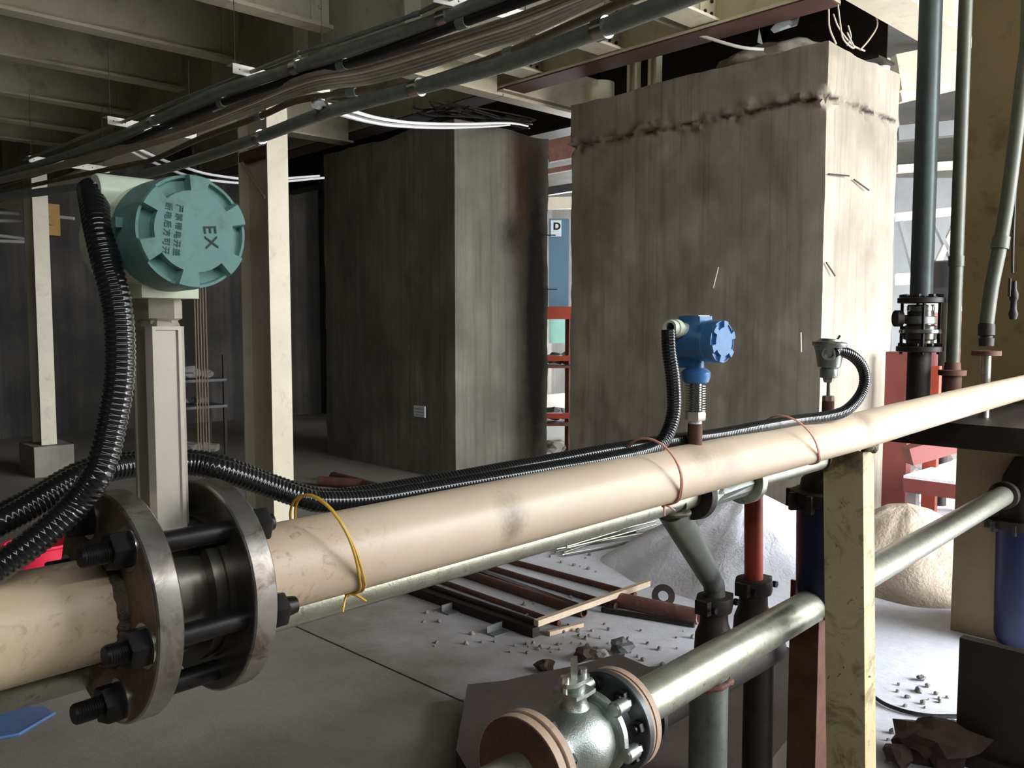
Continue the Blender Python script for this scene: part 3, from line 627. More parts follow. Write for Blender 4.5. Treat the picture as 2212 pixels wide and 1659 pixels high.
# green cap: six lugs with pockets between them
CB = HC + FD * 0.037; CR = 0.0465; CL = 0.054
ax, az = V((1, 0, 0)), V((0, 0, 1))
def cap_mesh(bm, c, d, rad, L, nlug, phase, drop, xa, za, inner=0.70):
    rs = [0.0, 0.35, inner - 0.01, inner, inner + 0.012, 0.90, 0.925, 0.955]; N = 360; rings = []
    def pocket(a):
        u = ((math.degrees(a) - phase) % (360 / nlug)) / (360 / nlug); w = 0.62
        e = min(u, 1 - u); lim = (1 - w) / 2; s = (e - lim) / 0.03; return max(0, min(1, s))
    side = [(rad * 0.97, L - 0.0008), (rad * 0.985, L - 0.004), (rad * 0.995, L * 0.80), (rad, L * 0.55), (rad, L * 0.12), (rad * 1.01, L * 0.1), (rad * 1.01, 0)]
    for q in rs[1:]:
        ring = []
        for i in range(N):
            a = 2 * math.pi * i / N; pk = pocket(a); dz = L
            f_ = 0 if q <= inner else min(1, (q - inner) / 0.012)
            tail = 1 - 0.25 * max(0, (q - 0.90) / 0.055)
            dz = L - drop * pk * f_ * (0.6 if q > 0.9 else 1.0)
            ring.append(bm.verts.new(c + (xa * math.cos(a) + za * math.sin(a)) * rad * q + d * dz))
        rings.append(ring)
    for r_, z_ in side:
        ring = []
        for i in range(N):
            a = 2 * math.pi * i / N; pk = pocket(a); lim = L - drop * 0.6 * pk; z2 = min(z_, lim) if z_ > L * 0.5 else z_
            rr = r_ - (rad * 0.014 * pk if z_ > L * 0.6 else 0)
            ring.append(bm.verts.new(c + (xa * math.cos(a) + za * math.sin(a)) * rr + d * z2))
        rings.append(ring)
    cv = bm.verts.new(c + d * L)
    for i in range(N): bm.faces.new((cv, rings[0][i], rings[0][(i + 1) % N]))
    for k in range(len(rings) - 1):
        for i in range(N): j = (i + 1) % N; bm.faces.new((rings[k][i], rings[k + 1][i], rings[k + 1][j], rings[k][j]))
    bm.faces.new(rings[-1])
bm = nb(); cap_mesh(bm, CB, FD, CR, CL, 6, 23, 0.0085, ax, az)
capo = obj('cap', bm, 'green', fm)
bm = nb(); lathe(bm, CB - FD * 0.0035, FD, [(0, CR * 0.985), (0.004, CR * 0.985)], 64); obj('cap_seal', bm, 'black', fm)
bm = nb(); box(bm, (-0.005, -0.004, -0.004), (0.005, 0.004, 0.003), frame_m(CB + FD * 0.02 + V((-0.0485, 0, 0.006)), V((0, 1, 0)), V((0, 0, 1)), V((-1, 0, 0)))); bev(bm, 0.001); obj('lock_screw_boss', bm, 'green', fm)
def text(body, size, o, xdir, ydir, mat, parent, name='lettering', ext=0.0006, bold=0.0):
    cu = bpy.data.curves.new(name, 'FONT'); cu.body = body; cu.size = size; cu.extrude = ext; cu.space_character = 1.18; cu.align_x = 'CENTER'; cu.align_y = 'CENTER'; cu.offset = bold
    cu.materials.append(M[mat]); ob = bpy.data.objects.new(name, cu); COL.objects.link(ob); ob.parent = parent
    n = V(xdir).cross(V(ydir)); m = frame_m(V(o), V(xdir), V(ydir), n)
    bpy.context.view_layer.update(); me = bpy.data.meshes.new_from_object(ob.evaluated_get(bpy.context.evaluated_depsgraph_get())); bpy.data.objects.remove(ob)
    bm = nb(); bm.from_mesh(me); bpy.data.meshes.remove(me); bm.transform(m); return obj(name, bm, mat, parent, smooth=False)
M['green_dark'] = paint('engraved_dark_green', (16, 46, 44), 0.1, 0.6)
M['green_raised'] = paint('worn_raised_green', (58, 100, 94), 0.2, 0.5, 0, 60)
CF = CB + FD * (CL + 0.0001)
ORG[capo.name] = ORG[fm.name]
tx = V((0.10, 0, -1)).normalized(); ty = V((1, 0, 0.10)).normalized()
text('EX', 0.0150, CF + V((0.0125, 0, -0.0035)), tx, ty, 'green_dark', capo)
text('严禁带电开盖', 0.0064, CF + V((-0.0140, 0, 0.0)), V((-.10, 0, -1)).normalized(), V((1, 0, -.10)).normalized(), 'green_raised', capo, ext=0.0005)
text('断电后方可开', 0.0064, CF + V((-0.0225, 0, 0.001)), V((-.10, 0, -1)).normalized(), V((1, 0, -.10)).normalized(), 'green_raised', capo, ext=0.0005)

# ================================================================== black corrugated hoses
def hose(pts, name, label, r=0.013, pitch=0.0047, seg=20, amp=0.0012, far=None):
    sp = spline(pts, 14); P = resample(sp, pitch / 4); rad = []
    for i, p in enumerate(P):
        ph = i % 4; rad.append(r - (0, amp * 0.35, amp, amp * 0.35)[ph])
    bm = nb(); sweep(bm, P, rad, seg)
    o = obj(name, bm, 'hose', None, V(pts[0]), True)
    for p in o.data.polygons: p.use_smooth = True
    o.data.set_sharp_from_angle(angle=R(75))
    return tag(o, label, 'hose')
def at(t, x, y):   # a point seen at (x, y), lying at the same distance as the pipe spot t
    return dep(x, y, t)
pc = prj(PC)
hA = [dep(198, 412, 0.735), dep(203, 440, 0.715), dep(211, 485, 0.70), dep(228, 560, 0.69), dep(249, 640, 0.69), dep(259, 720, 0.69), dep(258, 820, 0.69), dep(243, 910, 0.69), dep(239, 960, 0.69),
      dep(205, 1035, 0.68), dep(162, 1091, 0.68), dep(98, 1151, 0.67), dep(26, 1206, 0.66), dep(-60, 1262, 0.65), dep(-200, 1330, 0.64)]
hA[8] = dep(226, 985, 0.685)
hose(hA, 'corrugated_hose', 'black corrugated hose hanging from the green instrument head down to the lower left', 0.0118)
hB = [dep(-160, 1210, 0.72), dep(-60, 1160, 0.74), (dep(0, 1130, 0.75)), dep(64, 1095, 0.77), dep(120, 1060, 0.79), dep(171, 1032, 0.81), dep(235, 1014, 0.84), dep(310, 1004, 0.87), dep(410, 1003, 0.90), dep(470, 1014, 0.91), dep(534, 1034, 0.93), dep(598, 1057, 0.95), dep(662, 1078, 0.965),
      dep(700, 1084, 0.98), dep(800, 1080, 1.02), dep(900, 1064, 1.07), dep(1000, 1047, 1.12), dep(1100, 1030, 1.17), dep(1200, 1013, 1.23), dep(1300, 996, 1.29), dep(1400, 973, 1.37), dep(1437, 945, 1.40), dep(1455, 890, 1.41), dep(1454, 820, 1.40), dep(1446, 760, 1.39), dep(1444, 712, 1.39)]
hose(hB, 'corrugated_hose', 'black corrugated hose lying along the pipe and rising to the blue transmitter', 0.0125)
hC = [dep(-160, 1180, 0.80), dep(-40, 1130, 0.82), dep(64, 1082, 0.84), dep(171, 1022, 0.87), dep(240, 1004, 0.90), dep(320, 996, 0.925), dep(410, 994, 0.945), dep(480, 1006, 0.955), dep(560, 1036, 0.985), dep(662, 1070, 1.01), dep(740, 1076, 1.04), dep(900, 1050, 1.12), dep(1000, 1033, 1.165), dep(1100, 1014, 1.22), dep(1200, 996, 1.28), dep(1300, 977, 1.34), dep(1400, 960, 1.42),
      dep(1470, 950, 1.48), dep(1550, 940, 1.56), dep(1650, 921, 1.66), dep(1720, 909, 1.76), dep(1780, 901, 1.82), dep(1825, 888, 1.86), dep(1856, 858, 1.89), dep(1868, 825, 1.90), dep(1862, 792, 1.90), dep(1840, 768, 1.89), dep(1812, 758, 1.88), dep(1800, 762, 1.87)]
hose(hC, 'corrugated_hose', 'black corrugated hose running past the blue transmitter, looping into the silver sensor', 0.0125, 0.0052, 18, 0.0013)
for i, (w, mt) in enumerate(((((204, 410), (212, 396), (224, 396), (234, 402)), 'copper'), (((198, 408), (206, 396), (218, 399), (232, 404)), 'white_plastic'), (((206, 412), (216, 408), (226, 410), (236, 408)), 'copper'))):
    bm = nb(); sweep(bm, spline([dep(x, y, 0.722) for x, y in w], 6), 0.0012, 8)
    tag(obj('lead_wire', bm, mt, None), ['pinkish wire entering the port of the green headed meter, upper', 'white wire tip at the port of the green headed meter', 'pinkish wire entering the port of the green headed meter, lower'][i], 'wire', 'wires at the meter port')
# ties round pipe and hoses
def tie(name, label, t_top, t_bot, mat, hoses, r=0.0012, tails=True, turns=1, twist=0.0):
    t_ = thing('wire_tie', label, 'tie', tuple(pipe(t_bot, 0, -0.05)))
    for kk in range(turns):
        bm = nb(); P = []
        for i in range(41):
            a = 2 * math.pi * i / 40; ca, sa = math.cos(a), math.sin(a); up = max(0, sa)
            rr = 0.0463 + hoses * max(0, math.sin(a - R(25))) ** 1.5
            tt = t_bot + (t_top - t_bot) * (0.5 + 0.5 * sa) + kk * 0.006 * (0.6 + 0.4 * math.sin(2 * a))
            P.append(pipe(tt, ca * rr, sa * rr))
        sweep(bm, P, r, 8); obj('loop', bm, mat, t_)
    if tails:
        for sg in (-1, 1):
            bm = nb(); c = pipe(t_bot, 0.0, -0.0475); sweep(bm, spline([c, c + PD * 0.008 * sg - E1 * 0.006 - E2 * 0.003, c + PD * 0.016 * sg - E1 * 0.012 - E2 * (0.010 if sg > 0 else 0.014)], 5), r, 6); obj('tail', bm, mat, t_)
        bm = nb(); bmesh.ops.create_icosphere(bm, subdivisions=2, radius=r * 2.6); bmesh.ops.translate(bm, verts=bm.verts[:], vec=pipe(t_bot, 0, -0.0480)); obj('knot', bm, mat, t_)
tie('y', 'yellow wire tie binding the hoses to the pipe near the flanges', -0.055, 0.0, 'yellow_wire', 0.026, 0.0014, True, 2)
tie('p', 'pink wire tie round the pipe just left of the blue transmitter', 0.565, 0.635, 'pink_wire', 0.026, 0.0016, True, 2)
tie('q', 'pink wire tie round the pipe between blue transmitter and silver sensor', 1.04, 1.20, 'pink_wire', 0.026, 0.0016, False, 2)

# ================================================================== blue pressure transmitter
def seat(x):   # pipe parameter whose axis is seen at column x
    lo, hi = -0.5, 4.0
    for _ in range(50):
        m_ = (lo + hi) / 2
        if prj(pipe(m_))[0] < x: lo = m_
        else: hi = m_
    return lo
ts = seat(1500); B0 = pipe(ts, 0, 0); dB = prj(B0)[2]; k_ = dB / F
def zz(y, d): return dep(1106, y, d).z if False else (C0 + ray(1106, y) * d).z
bt = thing('pressure_transmitter', 'blue pressure transmitter with finned steel cooler standing on the cream pipe', 'transmitter', tuple(pipe(ts, 0, 0.0445)))
def rev(name, mat, prof, cx, parent, axis_off=V((0, 0, 0)), seg=32, ang=0.0):
    """prof in picture rows: (y, radius m), stacked upright"""
    b = V((cx.x, cx.y, 0)) + axis_off; bm = nb(); pr_ = [(zz(y, dB_), r_) for y, r_ in prof]; pr_.sort(key=lambda q: 0)
    lathe(bm, b, Z3, pr_, seg, True, ang); return obj(name, bm, mat, parent)
dB_ = dB
S0 = pipe(ts, 0, 0)
rev('weld_stub', 'rust', [(960, 0.0128), (914, 0.0122)], S0, bt)
rev('thread_tape', 'white_plastic', [(916, 0.0112), (906, 0.0112)], S0, bt)
rev('hex_fitting', 'alu', [(907, 0.0165), (904, 0.0178), (891, 0.0178), (888, 0.0165)], S0, bt, seg=6, ang=R(8))
fins = [(889, 0.010)]
y = 886.0
for i in range(11): fins += [(y, 0.0105), (y, 0.0178), (y - 1.9, 0.0178), (y - 1.9, 0.0105)]; y -= 5.3
fins += [(826, 0.0105)]
rev('cooling_fins', 'steel', fins, S0, bt, seg=40)
rev('lower_boss', 'blue_head', [(827, 0.018), (824, 0.0215), (813, 0.0245), (803, 0.0245), (797, 0.020), (793, 0.013)], S0, bt)
rev('stem', 'blue_head', [(797, 0.0135), (765, 0.0135)], S0, bt)
BC = V((S0.x - 0.002, S0.y, zz(737, dB)))
bm = nb(); lathe(bm, BC + V((0, 0.036, 0)), V((0, -1, 0)), [(0, 0.026), (0.004, 0.033), (0.060, 0.033), (0.061, 0.0355), (0.066, 0.0355)], 56); obj('housing', bm, 'blue_head', bt)
bm = nb(); cap_mesh(bm, BC + V((0, -0.030, 0)), V((0, -1, 0)), 0.0360, 0.026, 6, 20, 0.006, ax, az, 0.66); obj('cap', bm, 'blue_head', bt)
bm = nb(); box(bm, (BC.x - 0.018, BC.y - 0.020, BC.z + 0.026), (BC.x + 0.018, BC.y + 0.022, BC.z + 0.0425)); bev(bm, 0.003); obj('top_boss', bm, 'blue_head', bt)
bm = nb(); box(bm, (BC.x - 0.016, BC.y - 0.016, BC.z + 0.0425), (BC.x + 0.016, BC.y + 0.018, BC.z + 0.0440)); obj('top_plate', bm, 'alu', bt, smooth=False)
bm = nb(); g = dep(1446, 708, 1.405); gd = (BC + V((0, 0.012, 0.018)) - g); L = gd.length
lathe(bm, g, gd, [(0.016, 0.0075), (0, 0.0085), (0, 0.0125), (0.004, 0.0135), (0.012, 0.0135), (0.012, 0.0155), (0.026, 0.0155), (0.026, 0.012), (L, 0.012)], 24, False); obj('cable_gland', bm, 'housing', bt, label='cream cable gland')
bm = nb(); lathe(bm, g, gd, [(0.006, 0.0088), (0.008, 0.0088)], 16); obj('gland_bore', bm, 'black', bt)
for zo in (-0.022, 0.0): 
    bm = nb(); box(bm, (BC.x - 0.012, BC.y + 0.0, BC.z - 0.045), (BC.x + 0.010, BC.y + 0.03, BC.z - 0.028)); obj('side_lug', bm, 'blue_head', bt, smooth=False); break
# ================================================================== silver temperature sensor
ts2 = seat(1794); S1 = pipe(ts2, 0, 0.0); dB_ = prj(S1)[2]
st = thing('temperature_sensor', 'small silver temperature sensor head on a thin stem at the corner of the big pier', 'sensor', tuple(pipe(ts2, 0, 0.0445)))
S1v = V((dep(1790, 830, dB_).x, dep(1790, 830, dB_).y, 0))
rev('weld_stub', 'rust', [(915, 0.0135), (866, 0.0130)], S1v, st)
rev('thread_collar', 'gasket', [(867, 0.0125), (862, 0.0130), (855, 0.0125)], S1v, st, seg=6)
rev('stem', 'galv', [(856, 0.0042), (822, 0.0042)], S1v, st, seg=16)
rev('lower_nut', 'alu', [(826, 0.010), (820, 0.0125), (814, 0.0125)], S1v, st, seg=6)
rev('lower_body', 'cast_ss', [(816, 0.0175), (813, 0.019), (797, 0.019), (795, 0.017)], S1v, st)
rev('bowl', 'cast_ss', [(796, 0.017), (793, 0.024), (786, 0.0255), (779, 0.0265), (758, 0.0300), (748, 0.0335)], S1v, st)
lidc = V((S1v.x, S1v.y, zz(749, dB_)))
bm = nb(); lathe(bm, lidc, Z3 + V((0.05, -0.04, 0)), [(0, 0.0355), (0.003, 0.0372), (0.009, 0.0372), (0.011, 0.034), (0.0125, 0.024), (0.017, 0.022), (0.018, 0.017)], 48); obj('lid', bm, 'cast_ss', st)
bm = nb(); cyl(bm, lidc + V((0.012, -0.010, 0.012)), lidc + V((0.016, -0.016, 0.025)), 0.003, 10); obj('lid_screw', bm, 'steel', st)
bm = nb(); box(bm, lidc + V((0.034, -0.012, -0.006)), lidc + V((0.046, 0.0, 0.008))); bev(bm, 0.002); obj('hinge_ear', bm, 'cast_ss', st)
pp = dep(1790, 764, dB_ - 0.034); pd_ = (V((S1v.x, S1v.y, zz(764, dB_))) - pp)
bm = nb(); lathe(bm, pp, pd_, [(0.02, 0.0098), (0, 0.0105), (0, 0.0145), (0.003, 0.0155), (0.03, 0.0165)], 32, False); obj('cable_port', bm, 'cast_ss', st)
bm = nb(); lathe(bm, pp, pd_, [(0.008, 0.0102), (0.012, 0.0102)], 24); obj('port_bore', bm, 'black', st)

# ================================================================== galvanised line under the cream pipe
GR = 0.024
def gp(t, a=0.0, b=0.0): return pipe(t, 0.060 + a, -0.066 + b)
gl = thing('galvanised_pipe', 'thin galvanised pipe running just beneath the cream pipe', 'pipe', tuple(gp(0.5, 0, -GR)))
def gt(x):
    lo, hi = -0.6, 4.0
    for _ in range(50):
        m_ = (lo + hi) / 2
        if prj(gp(m_))[0] < x: lo = m_
        else: hi = m_
    return lo
bm = nb(); sweep(bm, [gp(-1.1), gp(gt(1490))], GR, 36); obj('tube', bm, 'galv', gl)
bm = nb(); sweep(bm, [gp(gt(1614)), gp(gt(1772))], GR, 36); obj('tube', bm, 'galv', gl)
# butterfly valve clamped in that line
t0 = gt(1490); t1 = gt(1614)
bv = thing('inline_valve', 'small wafer valve wrapped in grey film between two flanges under the cream pipe', 'valve', tuple(gp((t0 + t1) / 2, 0, -0.05)))
bm = nb(); lathe(bm, gp(t0), PD, [(0, 0.030), (0.002, 0.046), (0.018, 0.048), (0.020, 0.044)], 40); obj('flange', bm, 'dark_iron', bv)
bm = nb(); lathe(bm, gp(t0 + 0.021), PD, [(0, 0.045), (0.004, 0.045)], 40); obj('gasket', bm, 'white_plastic', bv)
bm = nb(); lathe(bm, gp(t0 + 0.025), PD, [(0, 0.030), (0.01, 0.036), (0.04, 0.034), (t1 - t0 - 0.05, 0.032)], 14)
for v in bm.verts: v.co += (v.co - gp((t0 + t1) / 2)).normalized() * noise.noise(v.co * 45) * 0.022
obj('wrapped_body', bm, 'cast_ss', bv, smooth=False)
bm = nb(); lathe(bm, gp(t1 - 0.026), PD, [(0, 0.045), (0.002, 0.047), (0.022, 0.047), (0.026, 0.030)], 40); obj('flange', bm, 'galv', bv)
# ================================================================== lower galvanised pipe
LA = V((1.457, 1.046, 0.736)); LR = 0.0445
def lp(x, a=0.0, b=0.0): return LA + PD * ((x - 1.457) / PD.x) + E1 * a + E2 * b
def lx(px):
    lo, hi = 0.6, 6.0
    for _ in range(50):
        m_ = (lo + hi) / 2
        if prj(lp(m_))[0] < px: lo = m_
        else: hi = m_
    return lo
xe = lx(2168); xf = lx(1330)
lo_ = thing('lower_pipe', 'shiny galvanised pipe running diagonally from the ball valve up to the right', 'pipe', tuple(lp(2.0, 0, -LR)))
bm = nb(); sweep(bm, [lp(xf - 0.01), lp(xe)], LR, 56); obj('tube', bm, 'galv', lo_)
# branch pipe into the lower pipe from below
wx = lx(1532)
w0 = lp(wx, 0.0, -0.02)
bm = nb(); cyl(bm, V((w0.x, w0.y, 0.0)), V((w0.x, w0.y, w0.z)), 0.043, 40); br = obj('standpipe', bm, 'mid_galv', lo_)
bm = nb(); n = 60
P = [lp(wx) + PD * 0.0475 * math.cos(a) * 1.0 - E1 * 0.0475 * math.sin(a) + V((0, 0, -0.030 - 0.010 * abs(math.cos(a)) - 0.0)) for a in [2 * math.pi * i / n for i in range(n + 1)]]
sweep(bm, P, [0.007 * (1 + 0.4 * noise.noise(p * 80)) for p in P], 8); obj('weld_bead', bm, 'rust', lo_, label='rusty weld bead')
# ================================================================== ball valve at the end of the lower pipe
vb = thing('ball_valve', 'stainless flanged ball valve at the bottom of the picture', 'valve', tuple(lp(xf - 0.12, 0, -0.12)))
VS = 1.24
def vsx(s): return s if s < 0.03 else 0.03 + (s - 0.03) * VS
def lv(s, a=0.0, b=0.0): s = vsx(s); return lp(xf) - PD * s + E1 * a + E2 * b     # s: metres towards the camera from the right flange
FR = 0.098
bm = nb(); lathe(bm, lv(0.012), -PD, [(0, 0.052), (0.0, FR - 0.002), (0.002, FR), (0.016, FR), (0.018, FR - 0.002), (0.018, 0.060), (0.030, 0.050)], 72); obj('flange', bm, 'flange_grey', vb)
bm = nb(); lathe(bm, lv(0.004), -PD, [(0, FR - 0.003), (0.008, FR - 0.003)], 72); obj('gasket', bm, 'gasket', vb)
bm = nb(); lathe(bm, lv(-0.012), -PD, [(0, 0.046), (0, FR - 0.001), (0.015, FR - 0.001)], 72); obj('flange', bm, 'gasket', lo_)
for i in range(8):
    a = R(22.5 + 45 * i + 8); c = lv(0.031, math.cos(a) * 0.078, math.sin(a) * 0.078)
    bm = nb(); hexnut(bm, c, -PD, 0.024, 0.014); nt = obj('hex_bolt', bm, 'bolt', vb)
    bm = nb(); cyl(bm, c - PD * 0.012, c - PD * 0.022, 0.0075, 14); obj('thread_end', bm, 'bolt', nt)
    bm = nb(); hexnut(bm, lv(-0.024, math.cos(a) * 0.078, math.sin(a) * 0.078), -PD, 0.022, 0.012); obj('hex_nut', bm, 'rust', vb)
VBs = 0.105
bm = nb(); prof = [(0.030, 0.050), (0.040, 0.046), (0.050, 0.050), (0.058, 0.064), (0.070, 0.072)]
for i in range(0, 13):
    u = i / 12; prof.append((0.074 + 0.085 * u, 0.052 + 0.022 * math.sin(math.pi * (0.15 + 0.8 * u))))
prof += [(0.172, 0.050), (0.186, 0.052), (0.200, 0.060)]
lathe(bm, lv(0), -PD, [(vsx(a_), b_) for a_, b_ in prof], 64); obj('valve_body', bm, 'cast_ss', vb)
bm = nb(); lathe(bm, lv(0.060), -PD, [(0, 0.068), (0.002, 0.078), (0.014, 0.078), (0.016, 0.070)], 64); obj('body_joint', bm, 'cast_ss', vb)
for i in range(6):
    a = R(60 * i + 12); c = lv(0.044, math.cos(a) * 0.082, math.sin(a) * 0.082)
    bm = nb(); lathe(bm, c, -PD, [(0, 0.010), (0.003, 0.0135), (0.034, 0.0145), (0.038, 0.011)], 24); lg = obj('body_lug', bm, 'cast_ss', vb)
    bm = nb(); hexnut(bm, c - PD * (-0.010), -PD, 0.017, 0.010); obj('stud_nut', bm, 'steel', lg)
bm = nb(); lathe(bm, lv(0.200), -PD, [(0, 0.05), (0, FR - 0.002), (0.002, FR), (0.016, FR), (0.018, FR - 0.002), (0.018, 0.04)], 72); obj('flange', bm, 'gasket', vb)
bm = nb(); lathe(bm, lv(0.200) - PD * 0.018, -PD, [(0, FR - 0.010), (0.006, FR - 0.010)], 72); obj('gasket', bm, 'black', vb)
bm = nb(); lathe(bm, lv(0.200) - PD * 0.024, -PD, [(0, FR - 0.001), (0.016, FR - 0.001), (0.016, 0.05)], 72); obj('blind_flange', bm, 'gasket', vb)
bm = nb(); lathe(bm, lv(0.200) - PD * 0.0402, -PD, [(0, FR - 0.003), (0.001, FR - 0.004), (0.001, 0.03)], 72); obj('flange_face', bm, 'rust', vb, label='rust-brown outer face of the left flange')
for i in range(8):
    a = R(22.5 + 45 * i); c = lv(0.199, math.cos(a) * 0.078, math.sin(a) * 0.078)
    bm = nb(); hexnut(bm, c, PD, 0.022, 0.013); obj('hex_nut', bm, 'bolt', vb)
bm = nb(); sweep(bm, [lv(0.200) - PD * 0.04, lv(0.50)], 0.038, 40); obj('inlet_tube', bm, 'galv', vb)
# bonnet, gland, stem and stop bolts
vc = lv(0.112)
def vrev(name, mat, prof, off=V((0, 0, 0)), seg=28, ang=0.0):
    bm = nb(); lathe(bm, V((vc.x, vc.y, vc.z)) + off, Z3, prof, seg, True, ang); return obj(name, bm, mat, vb)
vrev('bonnet', 'cast_ss', [(0.05, 0.040), (0.070, 0.028), (0.082, 0.023), (0.092, 0.025), (0.094, 0.030)])
bm = nb(); m = frame_m(V((vc.x, vc.y, vc.z + 0.094)), HX, HY, Z3); pl = [(0.040 * math.cos(a) * (1.0 if k % 2 else 0.78), 0.040 * math.sin(a) * (1.0 if k % 2 else 0.78)) for k, a in enumerate([R(45 * q) for q in range(8)])]
prism(bm, pl, 0, 0.007, m); bev(bm, 0.0015); obj('top_flange', bm, 'cast_ss', vb)
vrev('gland', 'cast_ss', [(0.101, 0.021), (0.112, 0.021), (0.114, 0.017)])
bm = nb(); prism(bm, [(-0.034, -0.010), (-0.018, -0.020), (0.018, -0.020), (0.034, -0.010), (0.034, 0.010), (0.018, 0.020), (-0.018, 0.020), (-0.034, 0.010)], 0.019, 0.027, m); bev(bm, 0.001); obj('gland_plate', bm, 'cast_ss', vb)
vrev('stem', 'steel', [(0.114, 0.0085), (0.160, 0.0085)], seg=4)
for sg in (-1, 1):
    q = V((vc.x, vc.y, 0)) + HX * 0.026 * sg
    bm = nb(); lathe(bm, V((q.x, q.y, vc.z + 0.098)), Z3, [(0, 0.005), (0.022, 0.005), (0.022, 0.0085), (0.034, 0.0085)], 16); obj('gland_bolt', bm, 'steel', vb)
# ================================================================== cream post carrying the pipe
pn = (2.0, 0.893)
po = thing('steel_post', 'scuffed yellow-cream channel post holding up the cream pipe', 'post', (pn[0] + .03, pn[1] + .07, 0))
x0, y0 = pn; zt = pipe(1.5).z - 0.052
def lean(bm):
    for v in bm.verts: v.co += V((0.725, -0.688, 0)) * max(-1, (1.2 - v.co.z)) * 0.036
    return bm
bm = nb(); box(bm, (x0, y0, 0), (x0 + 0.007, y0 + 0.100, zt)); obj('web', lean(bm), 'post', po, smooth=False)
bm = nb(); box(bm, (x0 + 0.007, y0, 0), (x0 + 0.060, y0 + 0.008, zt + 0.03)); obj('front_flange', lean(bm), 'post', po, smooth=False)
bm = nb(); box(bm, (x0 + 0.007, y0 + 0.092, 0), (x0 + 0.060, y0 + 0.100, zt)); obj('rear_flange', lean(bm), 'post', po, smooth=False)
bm = nb(); P = [V((x0 + 0.028 * math.cos(a) + 0.028, y0 + 0.004 + 0.018 * math.sin(a), zt + 0.012 + 0.02 * noise.noise(V((a * 2, 1, 0))))) for a in [2 * math.pi * i / 40 for i in range(41)]]
sweep(bm, P, [0.010 * (1 + 0.8 * noise.noise(p * 60)) for p in P], 8); obj('weld_lump', bm, 'weld', po, label='lumpy burnt weld at the post head')

# ================================================================== branch pipes, couplings and check valves behind
def coupling(bm, c, r, h=0.045, d=Z3):
    lathe(bm, c - d * h / 2, d, [(0, r), (0.002, r * 1.16), (h * 0.3, r * 1.22), (h * 0.7, r * 1.22), (h - 0.002, r * 1.16), (h, r)], 32)
    a, b = basis(d)
    for sg in (-1, 1):
        m = frame_m(c + a * sg * r * 1.30, a, b, d); box(bm, (-r * 0.28, -0.02, -h * 0.42), (r * 0.28, 0.02, h * 0.42), m)
def valve_stub(name, label, c, r, h, mat='dark_iron'):
    """grooved check valve standing upright: coupling, pear body"""
    t_ = thing(name, label, 'valve', tuple(c - Z3 * h))
    bm = nb(); coupling(bm, c, r); cp_ = obj('grooved_coupling', bm, mat, t_)
    a, b = basis(Z3)
    for sg in (-1, 1):
        bm = nb(); hexnut(bm, c + a * sg * r * 1.32 - b * 0.03, -b, 0.018, 0.012); obj('clamp_bolt', bm, 'bolt', cp_)
    bm = nb(); lathe(bm, c - Z3 * 0.024, -Z3, [(0, r * 0.92), (h * 0.2, r * 0.95), (h * 0.42, r * 1.25), (h * 0.7, r * 1.3), (h * 0.85, r * 1.0), (h - 0.024, r * 0.95)], 36); obj('valve_body', bm, mat, t_)
    return t_
YB = 1.30
pA = gp(gt(1448), 0.0, -0.01); pB = ony(1542, 1262, YB); pC = ony(1545, 1292, YB)
t_ = thing('branch_pipe', 'grey galvanised branch pipe slanting down from under the cream pipe to a rusty coupling', 'pipe', tuple(pC))
bm = nb(); cyl(bm, pA, pB, 0.029, 32); bmesh.ops.create_icosphere(bm, subdivisions=3, radius=0.029, matrix=Matrix.Translation(pB)); obj('slanting_tube', bm, 'mid_galv', t_)
bm = nb(); cyl(bm, pB, pC - Z3 * 0.02, 0.029, 32); obj('lower_tube', bm, 'mid_galv', t_)
bm = nb(); P = [gp(gt(1448)) + PD * 0.034 * math.cos(a) - E1 * (0.022 + 0.012 * abs(math.sin(a))) * math.sin(a) * 1.0 + V((0, 0, -0.020)) for a in [2 * math.pi * i / 30 for i in range(31)]]
sweep(bm, P, 0.005, 8); obj('weld_bead', bm, 'weld', t_)
c1_ = ony(1543, 1303, YB)
valve_stub('check_valve', 'dark rusty grooved valve under the slanting branch pipe', c1_, 0.041, 0.15)
rp0 = ony(1628, 1052, YB); rp1 = ony(1628, 1250, YB)
t_ = thing('red_pipe', 'upright red-oxide painted pipe in front of the white heap', 'pipe', tuple(rp1))
bm = nb(); cyl(bm, rp0, rp1, 0.0265, 32); obj('tube', bm, 'red_paint', t_)
bm = nb(); lathe(bm, rp0 - Z3 * 0.01, Z3, [(0, 0.03), (0.012, 0.034), (0.03, 0.034)], 24); obj('upper_socket', bm, 'galv', t_)
c2_ = ony(1628, 1265, YB)
valve_stub('check_valve', 'dark rusty grooved valve under the red pipe', c2_, 0.044, 0.17)
# dark header the two valves stand on
hd = thing('header_pipe', 'dark rusty header pipe behind the shiny lower pipe, carrying the two grooved valves', 'pipe', (c1_.x, YB, 0.6))
hz = c1_.z - 0.15 - 0.05
h0, h1 = V((c1_.x - 0.34, YB - 0.02, hz)), V((c2_.x + 0.10, YB, hz))
bm = nb(); cyl(bm, h0, h1, 0.055, 40); obj('tube', bm, 'dark_iron', hd)
bm = nb(); lathe(bm, h0 - V((0.012, 0, 0)), V((1, 0, 0)), [(0, 0.075), (0.014, 0.075)], 40); obj('end_flange', bm, 'dark_iron', hd)
bm = nb(); cyl(bm, V((h1.x - 0.06, YB, 0)), V((h1.x - 0.06, YB, hz)), 0.045, 28); obj('support_leg', bm, 'dark_iron', hd)
